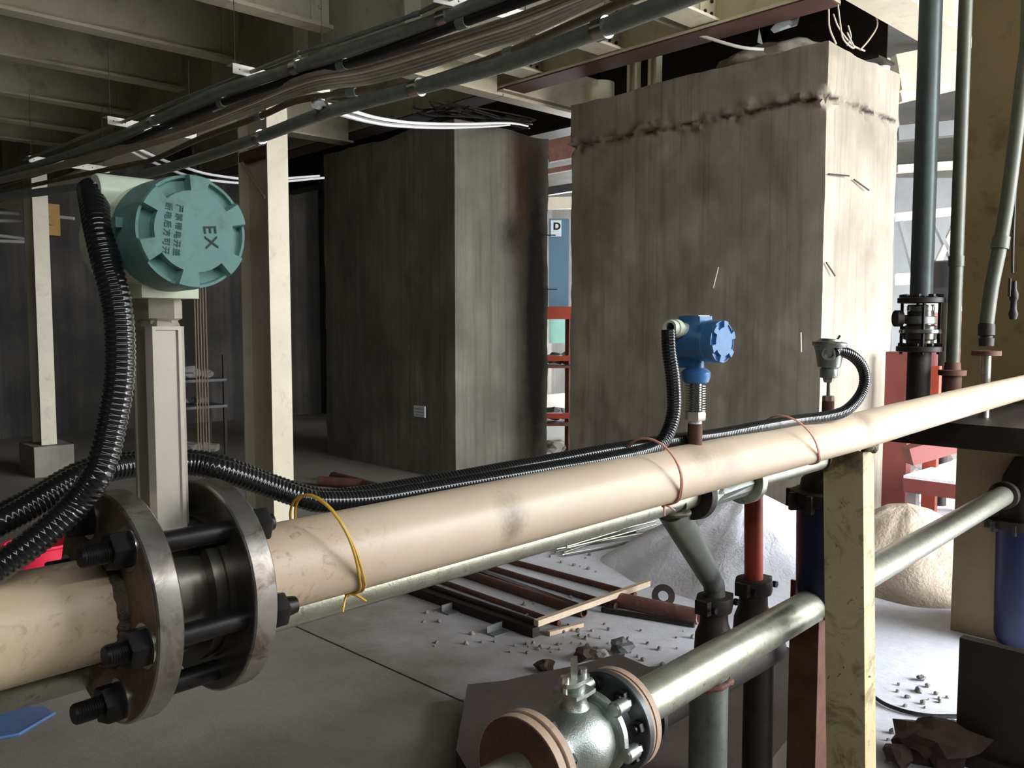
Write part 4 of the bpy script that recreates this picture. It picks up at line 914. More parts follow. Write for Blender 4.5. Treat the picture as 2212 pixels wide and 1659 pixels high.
# rusty bracket holding the lower pipe behind the post
bx = lx(1785); bp = lp(bx)
t_ = thing('pipe_bracket', 'rusty brown angle bracket under the lower pipe beside the cream post', 'bracket', (bp.x, bp.y, 0))
bm = nb(); box(bm, (bp.x + 0.02, bp.y + 0.03, 0), (bp.x + 0.028, bp.y + 0.12, bp.z + 0.02)); box(bm, (bp.x + 0.028, bp.y + 0.03, 0), (bp.x + 0.10, bp.y + 0.038, bp.z + 0.0)); obj('upright', bm, 'rust', t_, smooth=False)
bm = nb(); box(bm, (bp.x - 0.01, bp.y - 0.05, bp.z - 0.053), (bp.x + 0.10, bp.y + 0.12, bp.z - 0.045)); obj('shelf_plate', bm, 'rust', t_, smooth=False)
# ================================================================== blue filter housings
def filter_unit(label, cx, y_top, y_head, y_bot, d, r, hr):
    b = dep(cx, y_head, d); top = (C0 + ray(cx, y_top) * d).z; bot = (C0 + ray(cx, y_bot) * d).z
    t_ = thing('water_filter', label, 'filter', (b.x, b.y, bot), 'blue filter housings')
    h = b.z - bot
    bm = nb(); lathe(bm, V((b.x, b.y, bot)), Z3, [(0, r * 0.55), (0.01, r * 0.8), (h * 0.10, r * 0.94), (h * 0.35, r * 0.96), (h - 0.01, r), (h, r)], 48); obj('bowl', bm, 'blue_filter', t_)
    bm = nb(); q = V((b.x, b.y, b.z)); th = top - b.z
    lathe(bm, q, Z3, [(0, r * 1.02), (0.004, hr), (0.035, hr), (0.04, r * 0.92), (th * 0.7, r * 0.86), (th, r * 0.5)], 48)
    for k in range(10):
        a = 2 * math.pi * k / 10; box(bm, (-0.012, -0.008, -0.014), (0.012, 0.008, 0.034), frame_m(q + V((math.cos(a) * hr, math.sin(a) * hr, 0)), V((math.cos(a), math.sin(a), 0)), V((-math.sin(a), math.cos(a), 0)), Z3))
    obj('head', bm, 'dark_iron', t_); return b
f1b = filter_unit('dark blue filter housing half hidden behind the cream post', 1788, 1012, 1088, 1335, 2.35, 0.082, 0.098)
bm = nb(); e = gp(gt(1765)); cyl(bm, e, V((f1b.x, f1b.y, e.z)), 0.030, 24); tag(obj('pipe_elbow', bm, 'dark_iron', None), 'dark fitting joining the thin galvanised pipe to the filter behind the post', 'fitting')
de = prj(lp(xe))[2]
f2b = filter_unit('dark blue filter housing in front of the brown column at right', 2214, 985, 1140, 1400, de + 0.10, 0.118, 0.155)
bm = nb(); lathe(bm, lp(xe) - PD * 0.02, PD, [(0, 0.047), (0.002, 0.062), (0.045, 0.062), (0.05, 0.05), (0.10, 0.05)], 36); tag(obj('pipe_coupling', bm, 'dark_iron', None), 'dark coupling where the lower pipe meets the right-hand filter', 'fitting')
# ================================================================== tall brown column and the vertical lines at right
YC = 0.45
q0 = dep(2066, 1000, 4.15)
cl = thing('plate_column', 'broad tan-brown steel column filling the right edge, dark towards its foot', 'column', (q0.x, q0.y, 0)); cl['kind'] = 'thing'
cw = 0.50
bm = nb(); box(bm, (q0.x, q0.y - cw, 0), (q0.x + 0.016, q0.y, DK)); obj('front_flange', bm, 'tan_column', cl, smooth=False)
bm = nb(); box(bm, (q0.x + 0.016, q0.y - cw / 2 - 0.008, 0), (q0.x + 0.384, q0.y - cw / 2 + 0.008, DK)); obj('web', bm, 'tan_column', cl, smooth=False)
bm = nb(); box(bm, (q0.x + 0.384, q0.y - cw, 0), (q0.x + 0.40, q0.y, DK)); obj('rear_flange', bm, 'tan_column', cl, smooth=False)
def upright(px0, y0, px1, y1, d, r, name, label, mat, parts=()):
    a = dep(px0, y0, d); b = dep(px1, y1, d)
    return a, b
# tall galvanised pipe with its stack of fittings
dp_ = 3.35; pb = dep(1988, 700, dp_); X1, Y1 = pb.x, pb.y
def vz(y, d=dp_): return (C0 + ray(1988, y) * d).z
vp = thing('vertical_pipe', 'tall dark galvanised pipe running from the top edge down beside the lit pier', 'pipe', (X1, Y1, 1.14))
bm = nb(); cyl(bm, V((X1, Y1, vz(652))), V((X1, Y1, DK)), 0.0415, 40); obj('upper_tube', bm, 'dark_galv', vp)
bm = nb(); cyl(bm, V((X1, Y1, 1.14)), V((X1, Y1, vz(760))), 0.043, 40); obj('lower_tube', bm, 'dark_iron', vp)
vs_ = thing('wafer_valve', 'wafer valve with bolted flanges in the tall pipe beside the lit pier', 'valve', (X1, Y1, vz(760)))
for y_, r_, h_, mt in ((655, 0.085, 0.022, 'dark_iron'), (672, 0.050, 0.020, 'steel'), (700, 0.058, 0.030, 'cast_ss'), (720, 0.076, 0.016, 'steel'), (742, 0.045, 0.030, 'galv'), (760, 0.085, 0.022, 'dark_iron')):
    bm = nb(); lathe(bm, V((X1, Y1, vz(y_))), Z3, [(0, r_ * 0.96), (0.002, r_), (h_ - 0.002, r_), (h_, r_ * 0.96)], 40)
    fo = obj('flange' if r_ > 0.07 else 'valve_ring', bm, mt, vs_)
    if r_ > 0.08:
        for k in range(8):
            a = R(45 * k + 10); c = V((X1 + math.cos(a) * 0.067, Y1 + math.sin(a) * 0.067, vz(y_) + h_)); bm = nb(); hexnut(bm, c, Z3, 0.022, 0.012); obj('hex_nut', bm, 'bolt', fo)
for k in range(4):
    a = R(90 * k + 30); c = V((X1 + math.cos(a) * 0.067, Y1 + math.sin(a) * 0.067, 0)); bm = nb(); cyl(bm, V((c.x, c.y, vz(765))), V((c.x, c.y, vz(640))), 0.006, 10); obj('tie_bolt', bm, 'bolt', vs_)
bm = nb(); lathe(bm, V((X1, Y1, vz(752))), Z3, [(0, 0.048), (0.03, 0.050), (0.035, 0.060), (0.085, 0.062), (0.09, 0.050), (vz(658) - vz(752), 0.047)], 32); obj('valve_body', bm, 'meter_body', vs_)
bm = nb(); kv = V((X1, Y1, vz(688))); cyl(bm, kv, kv - rv * 0.08, 0.014, 16); cyl(bm, kv - rv * 0.075, kv - rv * 0.10, 0.032, 20); obj('gear_knob', bm, 'dark_iron', vs_)
bm = nb(); cyl(bm, V((X1, Y1, vz(655) + 0.0)), V((X1, Y1, vz(640))), 0.062, 32); obj('pipe_collar', bm, 'dark_iron', vp)
# slim conduit beside the column
dq = 3.27; pb2 = dep(2068, 500, dq)
def vz2(y, d=dq): return (C0 + ray(2068, y) * d).z
t_ = thing('slim_vertical_pipe', 'slim greenish-grey vertical pipe against the left edge of the brown column', 'pipe', (pb2.x, pb2.y, 0))
bm = nb(); cyl(bm, V((pb2.x, pb2.y, vz2(800))), V((pb2.x, pb2.y, DK)), 0.024, 32); obj('tube', bm, 'slim_pipe', t_)
bm = nb(); cyl(bm, V((pb2.x, pb2.y, vz2(575))), V((pb2.x, pb2.y, vz2(553))), 0.028, 32); obj('socket', bm, 'slim_pipe', t_)
bm = nb(); lathe(bm, V((pb2.x, pb2.y, vz2(812))), Z3, [(0, 0.05), (0.02, 0.05), (0.022, 0.03), (0.05, 0.028)], 28); fo = obj('flange', bm, 'rust', t_)
bm = nb(); cyl(bm, V((pb2.x, pb2.y, 1.14)), V((pb2.x, pb2.y, vz2(812))), 0.034, 24); obj('valve_neck', bm, 'rust', t_)
# bent pipe in front of the column
d3 = 3.3
P = [dep(x, y, d3) for x, y in ((2222, -10), (2219, 90), (2210, 160), (2196, 280), (2178, 420), (2160, 530), (2142, 620), (2131, 700))]
t_ = thing('bent_pipe', 'pale pipe slanting down across the brown column to a small valve', 'pipe', tuple(dep(2128, 850, d3)))
bm = nb(); sweep(bm, spline(P, 6), 0.026, 28); obj('tube', bm, 'slim_pipe', t_)
a = dep(2163, 512, d3); b = dep(2159, 538, d3); bm = nb(); cyl(bm, a, b, 0.032, 28); obj('socket', bm, 'slim_pipe', t_)
def at3(y): return dep(2131 - (y - 700) * 0.01, y, d3)
bm = nb(); lathe(bm, at3(748), at3(690) - at3(748), [(0, 0.026), (0.03, 0.028), (0.032, 0.022), (0.04, 0.022), (0.042, 0.03), (0.085, 0.03)], 28); obj('union', bm, 'dark_iron', t_)
bm = nb(); lathe(bm, at3(768), Z3, [(0, 0.052), (0.018, 0.052)], 32); obj('flange', bm, 'rust', t_)
bm = nb(); cyl(bm, V((at3(768).x, at3(768).y, 1.14)), at3(768), 0.018, 24); obj('lower_tube', bm, 'galv', t_)
bm = nb(); sweep(bm, spline([dep(x, y, 3.36) for x, y in ((2196, 330), (2192, 420), (2188, 520), (2187, 590))], 6), 0.006, 8)
t_ = thing('drain_cock', 'small brass-dark cock hanging on a thin line in front of the brown column', 'valve', tuple(dep(2188, 690, 3.36))); obj('thin_line', bm, 'dark_iron', t_)
bm = nb(); lathe(bm, dep(2188, 690, 3.36), Z3, [(0, 0.012), (0.02, 0.018), (0.04, 0.012), (0.07, 0.011), (0.08, 0.016), (0.10, 0.016), (0.12, 0.009), (0.15, 0.008)], 20); obj('cock_body', bm, 'dark_iron', t_)
bm = nb(); a = dep(2180, 640, 3.34); box(bm, a - V((0.004, 0.004, 0)), a + V((0.004, 0.004, 0.07))); obj('lever', bm, 'dark_iron', t_)
# dark skid beam the pipes disappear into
bm = nb(); box(bm, (3.30, -0.3, 1.05), (q0.x, 1.395, 1.14)); bev(bm, 0.004)
tag(obj('steel_tray', bm, 'dark_iron', None), 'dark steel tray under the cream pipe in front of the brown column', 'tray')
# ================================================================== plinth, drains, cables on the floor
pl0 = onz(1652, 1659, 0.22); 
bm = nb(); prism(bm, [tuple(onz(x, y, 0.10).xy) for x, y in ((1010, 1478), (1090, 1470), (1170, 1452), (1250, 1436), (1335, 1412), (1400, 1440), (1500, 1436), (1668, 1386), (1742, 1412), (1880, 1440), (1790, 1500), (1690, 1610), (1600, 1730), (1150, 1900), (985, 1620))], 0, 0.10, Matrix.Identity(4)); bev(bm, 0.008)
t_ = struct('floor_plinth', bm, 'plinth', 'dirty brown concrete plinth under the pipework', 'plinth')
# joint cut into the floor
bm = nb(); a, b = onz(636, 1352), onz(1000, 1516); d = (b - a).normalized(); s = d.cross(Z3); box(bm, (0, -0.004, 0.0005), ((b - a).length, 0.004, 0.0015), frame_m(a, d, s, Z3)); struct('floor_joint', bm, 'black', 'dark straight joint in the grey floor', 'joint')
# powder heaps
def heap(name, c, r, h, mat, label, sq=(1, 1), seed=0, flat=0.0):
    bm = nb(); n, m_ = 120, 60; rings = []
    for j in range(m_ + 1):
        q = j / m_; ring = []
        for i in range(n):
            a = 2 * math.pi * i / n
            rr = r * q * (1 + 0.08 * math.sin(a * 2 + seed) + 0.04 * math.sin(a * 5 + seed * 2) + 0.02 * math.sin(a * 11))
            x, y = c.x + math.cos(a) * rr * sq[0], c.y + math.sin(a) * rr * sq[1]
            z = h * max(0, 1 - q) ** (0.96 if q > 0.25 else 0.96) ; z = z if q > 0.16 else h * (1 - 0.16) ** 0.96 + (0.16 - q) * h * 0.45
            z += 0.010 * noise.noise(V((x * 6, y * 6, seed))) * (1 - q) * 2 + 0.030 * math.sin(a * 34 + 3 * noise.noise(V((a * 3, q * 4, seed)))) * q * (1 - q) * noise.noise(V((a * 4, 0, seed + 3)))
            ring.append(bm.verts.new((x, y, z - 0.003)))
        rings.append(ring)
    for j in range(m_):
        for i in range(n): k = (i + 1) % n; bm.faces.new((rings[j][i], rings[j + 1][i], rings[j + 1][k], rings[j][k]))
    o = obj(name, bm, mat, None, V((c.x, c.y, 0))); o.data.set_sharp_from_angle(angle=R(80)); return tag(o, label, 'heap')
hp = onz(1610, 1205)
heap('powder_heap', hp, 0.92, 0.47, 'powder', 'big heap of white powder behind the red pipe', (1, 1), 1)
hp2 = onz(1915, 1240)
heap('sand_heap', V((hp2.x + 0.15, hp2.y - 0.05, 0)), 0.74, 0.46, 'sand', 'tan powder heap right of the cream post', (1.0, 1.0), 4)
# rods, tubes and pipes laid on the floor
def floor_rod(name, a, b, r, mat, label, cat, square=False, z=None, hollow=False):
    p, q = onz(*a), onz(*b); p.z = q.z = (r if z is None else z); bm = nb()
    if square:
        d = (q - p).normalized(); s = d.cross(Z3); box(bm, (0, -r, -r), ((q - p).length, r, r), frame_m(p, d, s, Z3)); bev(bm, 0.002)
    elif hollow:
        d = q - p; lathe(bm, p, d, [(0.03, r * 0.75), (0, r * 0.78), (0, r), (d.length, r), (d.length, r * 0.78), (d.length - 0.05, r * 0.75)], 20, True)
    else: cyl(bm, p, q, r, 14)
    return tag(obj(name, bm, mat, None, None, not square), label, cat, 'scrap lengths on the floor')
floor_rod('steel_tube', (878, 1278), (1158, 1376), 0.024, 'dark_iron', 'dark square tube nearest the camera among the floor scrap', 'tube', True)
floor_rod('steel_tube', (888, 1272), (1162, 1370), 0.018, 'dark_iron', 'dark round tube lying against the square one, its open end towards the valve', 'tube', False, 0.05, True)
floor_rod('steel_rod', (935, 1254), (1208, 1352), 0.014, 'rust', 'thin rusty rod, second from the camera on the floor', 'rod')
floor_rod('steel_tube', (985, 1240), (1262, 1334), 0.026, 'rust', 'thick rusty tube in the middle of the floor scrap', 'tube', False, None, True)
floor_rod('steel_angle', (1010, 1236), (1260, 1326), 0.020, 'dark_iron', 'dark angle bar beside the thick rusty tube', 'bar', True)
floor_rod('steel_rod', (1040, 1226), (1330, 1316), 0.017, 'rust', 'rusty rod reaching to the flanged pipe on the floor', 'rod')
floor_rod('steel_rod', (1082, 1212), (1372, 1291), 0.017, 'rust', 'rusty rod lying farthest back among the floor scrap', 'rod')
floor_rod('flanged_pipe', (1318, 1306), (1510, 1348), 0.038, 'dusty_pipe', 'reddish pipe on the floor with a loose flange leaning on it', 'pipe', False, None, True)
floor_rod('steel_rod', (1300, 1322), (1500, 1356), 0.014, 'dark_iron', 'dark rod in front of the reddish floor pipe', 'rod')
floor_rod('bamboo_strip', (1158, 1377), (1400, 1286), 0.015, 'wood', 'pale split bamboo strip slanting across the floor rods', 'stick', True, 0.07)
floor_rod('bamboo_strip', (1185, 1374), (1258, 1354), 0.010, 'wood', 'short pale splinter beside the long bamboo strip', 'stick', True, 0.012)
fp = onz(1432, 1318); fp.z = 0.075
bm = nb(); fd = (V((-0.6, -0.62, 0.50))).normalized(); lathe(bm, fp, fd, [(0, 0.028), (0, 0.060), (0.014, 0.060), (0.014, 0.028)], 40, False)
rr_ = bm.verts[:]; lathe(bm, fp, fd, [(0, 0.0275), (0.0135, 0.0275)], 40, False)
tag(obj('loose_flange', bm, 'dark_iron', None), 'loose round flange standing on the reddish floor pipe', 'flange')
for i, (x, y) in enumerate(((872, 1277), (977, 1322), (1076, 1368))):
    p = onz(x, y); bm = nb(); box(bm, (p.x - 0.05, p.y - 0.03, 0), (p.x + 0.05, p.y + 0.03, 0.006)); box(bm, (p.x - 0.05, p.y + 0.024, 0.006), (p.x + 0.05, p.y + 0.03, 0.04))
    tag(obj('angle_offcut', bm, 'slate', None, None, False), ['short angle offcut at the far end of the square tube', 'short angle offcut half way along the square tube', 'short angle offcut at the near end of the square tube'][i], 'offcut', 'angle offcuts')
# bundle of thin bars by the big heap
rb = random.Random(5)
for i in range(26):
    x0_, y0_ = 1200 + rb.uniform(-8, 40), 1196 - i * 1.3 + rb.uniform(-4, 4); x1_, y1_ = 1395 + rb.uniform(-30, 25), 1150 - i * 1.6 + rb.uniform(-6, 6)
    p, q = onz(x0_, y0_ + 6), onz(x1_, y1_ + 14); z = 0.01 + 0.007 * i; p.z = z * 0.4 + 0.01; q.z = z + rb.uniform(0, 0.04); m_ = (p + q) / 2; m_ += V((rb.uniform(-.03, .03), rb.uniform(-.03, .03), 0.0))
    bm = nb(); sweep(bm, spline([p, m_, q], 6), 0.0065, 6); tag(obj('thin_bar', bm, 'galv' if i % 3 else 'slate', None), 'thin grey steel bar in the loose bundle left of the white heap', 'bar', 'thin bars beside the heap')
# rubble crumbs
def chunk(p, s, mat, label, group, name='rubble_chunk', cat='rubble'):
    bm = nb(); bmesh.ops.create_icosphere(bm, subdivisions=2, radius=s)
    for v in bm.verts: v.co = V((v.co.x * rb.uniform(.95, 1.05), v.co.y, v.co.z * 0.6)) * (1 + 0.7 * noise.noise(v.co * (1.5 / s) + p * 9))
    zm = min(v.co.z for v in bm.verts); bmesh.ops.translate(bm, verts=bm.verts[:], vec=V((p.x, p.y, p.z - zm)))
    return tag(obj(name, bm, mat, None, None, False), label, cat, group)
bm = nb()
for k in range(150):
    x, y = rb.choice([(rb.uniform(1080, 1330), rb.uniform(1350, 1412)), (rb.uniform(900, 1250), rb.uniform(1290, 1400)), (rb.uniform(1120, 1480), rb.uniform(1195, 1240)), (rb.uniform(1910, 2050), rb.uniform(1480, 1655)), (rb.uniform(1200, 1500), rb.uniform(1350, 1450))])
    p = onz(x, y); s = rb.uniform(0.004, 0.014); bmesh.ops.create_icosphere(bm, subdivisions=1, radius=s, matrix=Matrix.Translation(V((p.x, p.y, s * 0.6))))
for v in bm.verts: v.co += V((noise.noise(v.co * 90), noise.noise(v.co * 90 + V((5, 5, 5))), 0)) * 0.006
tag(obj('gravel', bm, 'debris', None, V((3.5, 2.8, 0)), False), 'crumbs of grey rubble scattered over the powdery floor', 'gravel', None, 'stuff')
ck = [(1178, 1452, 0.04, 'dark_debris', 'dark flat scrap lump at the dirt edge, left one'), (1262, 1428, 0.05, 'dark_debris', 'dark scrap lump at the dirt edge behind the valve stem'), (1300, 1424, 0.035, 'debris', 'pale crumb of mortar behind the ball valve'), (1345, 1412, 0.05, 'slate', 'grey lump just behind the valve flange'),
      (1985, 1640, 0.09, 'dark_debris', 'large dark rubble lump at the bottom right'), (2045, 1655, 0.11, 'dark_debris', 'largest dark rubble lump by the brown column foot'), (2062, 1585, 0.04, 'dark_debris', 'small dark lump beside the brown column'), (1940, 1655, 0.05, 'dark_debris', 'dark lump between post and column at the bottom edge'),
      (1960, 1508, 0.012, 'debris', 'small grey bit beside the black floor cable'), (2025, 1300, 0.016, 'debris', 'tiny pale bit on the white floor'), (1990, 1470, 0.018, 'slate', 'dark bit lying on the white floor above the cable')]
for x, y, s, mt, lb in ck: chunk(onz(x, y), s, mt, lb, 'loose lumps on the floor')
bm = nb(); sweep(bm, spline([onz(x, y, 0.01) for x, y in ((1860, 1480), (1900, 1514), (1940, 1532), (1990, 1544), (2040, 1547), (2100, 1544), (2180, 1520))], 8), 0.008, 10)
tag(obj('floor_cable', bm, 'black_cable', None), 'black cable curving over the white floor at the right', 'cable')
# blue sheet and red bucket at left
bm = nb(); prism(bm, [tuple(onz(x, y).xy) for x, y in ((-30, 1535), (95, 1528), (118, 1545), (40, 1592), (-30, 1605))], 0.001, 0.006, Matrix.Identity(4)); sweep(bm, [V((*onz(x, y).xy, 0.010)) for x, y in ((-30, 1606), (40, 1592), (118, 1546))], 0.006, 8)
tag(obj('plastic_sheet', bm, 'blue_sheet', None, None, False), 'blue plastic sheet on the floor at the lower left corner', 'sheet')
bk = dep(88, 1195, 4.2)
t_ = thing('red_bucket', 'bright red plastic bucket showing between the hoses and the pipe', 'bucket', (bk.x, bk.y, 0))
bm = nb(); lathe(bm, V((bk.x, bk.y, 0)), Z3, [(0, 0.11), (0.0, 0.13), (bk.z + 0.04, 0.16), (bk.z + 0.05, 0.168), (bk.z + 0.06, 0.168), (bk.z + 0.06, 0.155), (0.05, 0.125)], 40, True); obj('pail', bm, 'red_plastic', t_)
bm = nb(); sweep(bm, [V((bk.x + 0.168 * math.cos(a), bk.y, bk.z + 0.05 - 0.06 * math.sin(a))) for a in [math.pi * i / 16 for i in range(17)]], 0.004, 6); obj('handle', bm, 'steel', t_)
# clutter against the dark wall
t_ = thing('tool_rack', 'low rack crowded with grey scrap seen right of the silver meter neck', 'rack', tuple(onz(430, 985)))
rk = onz(440, 985)
for zz_ in (0.55, 0.85):
    bm = nb(); box(bm, (rk.x - 0.45, rk.y - 0.1, zz_), (rk.x + 0.25, rk.y + 0.35, zz_ + 0.03)); obj('shelf', bm, 'slate', t_, smooth=False)
for sx in (-0.43, 0.22):
    for sy in (-0.08, 0.32):
        bm = nb(); box(bm, (rk.x + sx, rk.y + sy, 0), (rk.x + sx + 0.03, rk.y + sy + 0.03, 1.15)); obj('leg', bm, 'dark_iron', t_, smooth=False)
for i, (dx, dz, s, mt) in enumerate(((-0.3, 0.88, 0.10, 'debris'), (-0.1, 0.88, 0.12, 'footing'), (0.08, 0.88, 0.09, 'debris'), (-0.25, 0.58, 0.11, 'footing'), (0.02, 0.58, 0.09, 'slate'), (-0.15, 0.0, 0.14, 'debris'), (0.1, 0.0, 0.12, 'footing'))):
    chunk(V((rk.x + dx, rk.y + 0.1, dz)), s, mt, 'grey lump of scrap on the rack, %s' % ['upper shelf left', 'upper shelf middle', 'upper shelf right', 'lower shelf left', 'lower shelf right', 'on the floor beneath, left', 'on the floor beneath, right'][i], 'scrap on the rack', 'scrap_lump', 'scrap')
for i in range(5):
    p = dep(420 + i * 6, 640, 9.2); bm = nb(); cyl(bm, V((p.x, p.y, 0.0)), V((p.x, p.y, 2.1)), 0.008, 6); tag(obj('leaning_rod', bm, 'tan_column', None), 'thin upright rod standing against the dark wall behind the silver neck', 'rod', 'upright rods by the wall')
for i, (a, b, w) in enumerate((((-20, 458), (45, 462), 'uppermost'), ((-20, 477), (50, 477), 'second down'), ((92, 465), (160, 472), 'short one right of the thin column'), ((-20, 507), (60, 516), 'third down'), ((-20, 520), (100, 524), 'lowest'))):
    bm = nb(); cyl(bm, dep(a[0], a[1], 10.2), dep(b[0], b[1], 10.2), 0.02, 8); tag(obj('wall_conduit', bm, 'tray', None), 'pale horizontal conduit at far left, %s' % w, 'conduit', 'conduits at far left')
p = dep(106, 475, 9.9); bm = nb(); box(bm, p - V((0.1, 0.06, 0.18)), p + V((0.1, 0.06, 0.18))); bev(bm, 0.02); lathe(bm, p + V((0, -0.06, -0.02)), V((0, -1, 0)), [(0, 0.05), (0.03, 0.045)], 16)
tag(obj('junction_box', bm, 'yellow', None), 'mustard box hanging by the thin column at far left', 'box')
for i, (a, b) in enumerate((((690, 1050), (790, 1058)), ((720, 1040), (850, 1075)))):
    p, q = onz(*a), onz(*b); p.z = q.z = 0.05; bm = nb(); cyl(bm, p, q, 0.045, 20); tag(obj('floor_pipe', bm, 'rust', None), ['short brown floor pipe at the darker pier, rear one', 'short brown floor pipe at the darker pier, front one'][i], 'pipe', 'pipes at the pier foot')

# ================================================================== what shows beyond the piers
def bar(name, a, b, d, w, h, mat, label, cat, group=None, d2=None):
    """a straight bar whose ends are seen at a and b, at distance d; w thick in depth, h tall"""
    p, q = dep(a[0], a[1], d), dep(b[0], b[1], d2 or d); dr = (q - p).normalized(); up = Z3 if abs(dr.z) < 0.8 else fv; s = dr.cross(up).normalized(); u2 = s.cross(dr)
    bm = nb(); box(bm, (0, -w / 2, -h / 2), ((q - p).length, w / 2, h / 2), frame_m(p, dr, s, u2)); return tag(obj(name, bm, mat, None, None, False), label, cat, group)
bm = nb(); box(bm, (15.8, -14, 0), (16, 9.0, 6.5)); struct('wall_far', bm, 'pale_wall', 'pale cladding wall far beyond the piers', 'wall')
# gap between the two piers
bar('steel_beam', (1180, 312), (1245, 300), 10.6, 0.1, 0.45, 'rust', 'deep brown beam high in the gap between the two piers', 'beam', 'beams in the gap')
bar('steel_beam', (1180, 372), (1245, 360), 12.0, 0.1, 0.07, 'rust', 'thin brown beam under the deep one in the gap', 'beam', 'beams in the gap')
bar('steel_beam', (1180, 414), (1245, 404), 11.0, 0.1, 0.10, 'black_cable', 'black duct crossing the upper gap', 'beam', 'beams in the gap')
bar('steel_beam', (1180, 440), (1245, 438), 10.5, 0.1, 0.14, 'cream_steel', 'cream beam above the blue panel in the gap', 'beam', 'beams in the gap')
pt = thing('blue_panel', 'blue-grey metal door leaf seen in the gap between the two piers', 'panel', tuple(dep(1209, 666, 9.6)))
a, b = dep(1186, 472, 9.6), dep(1229, 667, 9.6); w_ = (dep(1229, 560, 9.6) - dep(1186, 560, 9.6)); wd = w_.normalized()
m = frame_m(V((a.x, a.y, b.z)), wd, wd.cross(Z3) * -1, Z3)
bm = nb(); box(bm, (0, 0, 0), (w_.length, 0.04, a.z - b.z), m); obj('leaf', bm, 'blue_panel', pt, smooth=False)
m2 = m @ Matrix.Translation(V((0, -0.002, 0)))
bm = nb(); box(bm, (0.02, -0.004, a.z - b.z - 0.20), (w_.length * 0.62, 0.0, a.z - b.z - 0.02), m); obj('white_label', bm, 'white_sheet', pt, smooth=False)
nrm = (m.to_3x3() @ V((0, -1, 0)))
text('D', 0.11, m @ V((w_.length * 0.40, -0.006 if nrm.dot(fv) < 0 else 0.046, a.z - b.z - 0.09)), wd, Z3, 'black', pt, bold=0.004)
rkg = thing('storage_rack', 'red steel shelving with grey sacks, seen in the gap between the two piers', 'shelving', (dep(1212, 900, 9.6).x, dep(1212, 900, 9.6).y, 0))
def rbar(name, a, b, d, w, h, mat):
    p, q = dep(a[0], a[1], d), dep(b[0], b[1], d); p.z = q.z = (p.z + q.z) / 2; dr = (q - p).normalized(); s = dr.cross(Z3); bm = nb(); box(bm, (0, -w / 2, -h / 2), ((q - p).length, w / 2, h / 2), frame_m(p, dr, s, Z3)); obj(name, bm, mat, rkg, smooth=False); return p.z + h / 2
rbar('cross_rail', (1150, 676), (1245, 676), 9.6, 0.08, 0.14, 'red_paint'); rbar('cross_rail', (1150, 774), (1245, 774), 9.5, 0.06, 0.06, 'red_paint'); rbar('cross_rail', (1150, 898), (1245, 898), 9.5, 0.06, 0.06, 'red_paint')
for x in (1150, 1229):
    p = dep(x, 676, 9.65); bm = nb(); box(bm, (p.x - .03, p.y - .03, 0), (p.x + .03, p.y + .03, p.z + 0.07)); obj('upright', bm, 'rust', rkg, smooth=False)
bz_ = [rbar('shelf_board', (1150, y), (1248, y), 9.8, 0.5, 0.03, 'rust') for y in (790, 912, 990)]
mt_z = dep(1210, 686, 9.6).z
bm = nb(); p, q = dep(1186, 730, 9.9), dep(1240, 700, 9.9); wv_ = V((q.x - p.x, q.y - p.y, 0)); wl_ = wv_.length; wv_.normalize()
box(bm, (0, -0.01, p.z - 0.06), (wl_, 0.01, mt_z), frame_m(V((p.x, p.y, 0)), wv_, wv_.cross(Z3) * -1, Z3)); obj('mint_pane', bm, 'mint', rkg, smooth=False)
for i, (x, k, s_) in enumerate(((1198, 0, 0.11), (1220, 0, 0.10), (1200, 1, 0.13), (1222, 1, 0.09), (1200, 2, 0.14), (1224, 2, 0.12))):
    p = dep(x, 800, 9.8); chunk(V((p.x, p.y, bz_[k])), s_, ['slate', 'footing', 'slate', 'footing', 'footing', 'debris'][i], 'grey sack on the red shelves in the gap, %s' % ['upper board left', 'upper board right', 'middle board left', 'middle board right', 'lowest board left', 'lowest board right'][i], 'sacks in the gap', 'shelf_sack', 'sack')
# right of the big pier: steel frames, truss and staging
bar('steel_beam', (1940, 212), (2075, 180), 9.0, 0.15, 0.10, 'cream_steel', 'cream beam behind the tall pipe, uppermost', 'beam', 'beams behind the tall pipe')
bar('steel_beam', (1935, 160), (2080, 130), 8.6, 0.15, 0.35, 'girder', 'deep shaded girder behind the tall pipe near the top', 'beam', 'beams behind the tall pipe')
bar('steel_beam', (1935, 290), (2080, 276), 9.5, 0.15, 0.16, 'slate', 'grey beam behind the tall pipe, mid height', 'beam', 'beams behind the tall pipe')
bar('steel_beam', (1935, 366), (2080, 356), 9.5, 0.12, 0.08, 'cream_steel', 'thin cream ledge under the grey beam', 'beam', 'beams behind the tall pipe')
p = dep(1935, 385, 11.5); q = dep(2085, 385, 11.5); dr = (q - p).normalized(); bm = nb(); box(bm, (0, -0.03, 0), ((q - p).length, 0.03, p.z), frame_m(V((p.x, p.y, 0)), V((dr.x, dr.y, 0)).normalized(), V((-dr.y, dr.x, 0)).normalized(), Z3)); tag(obj('cladding_panel', bm, 'slate', None, None, False), 'dull grey cladding panel far behind the tall pipe', 'panel')
t_ = thing('roof_truss', 'pale steel truss with crossed braces behind the tall pipe', 'truss', tuple(dep(2000, 620, 10.5)))
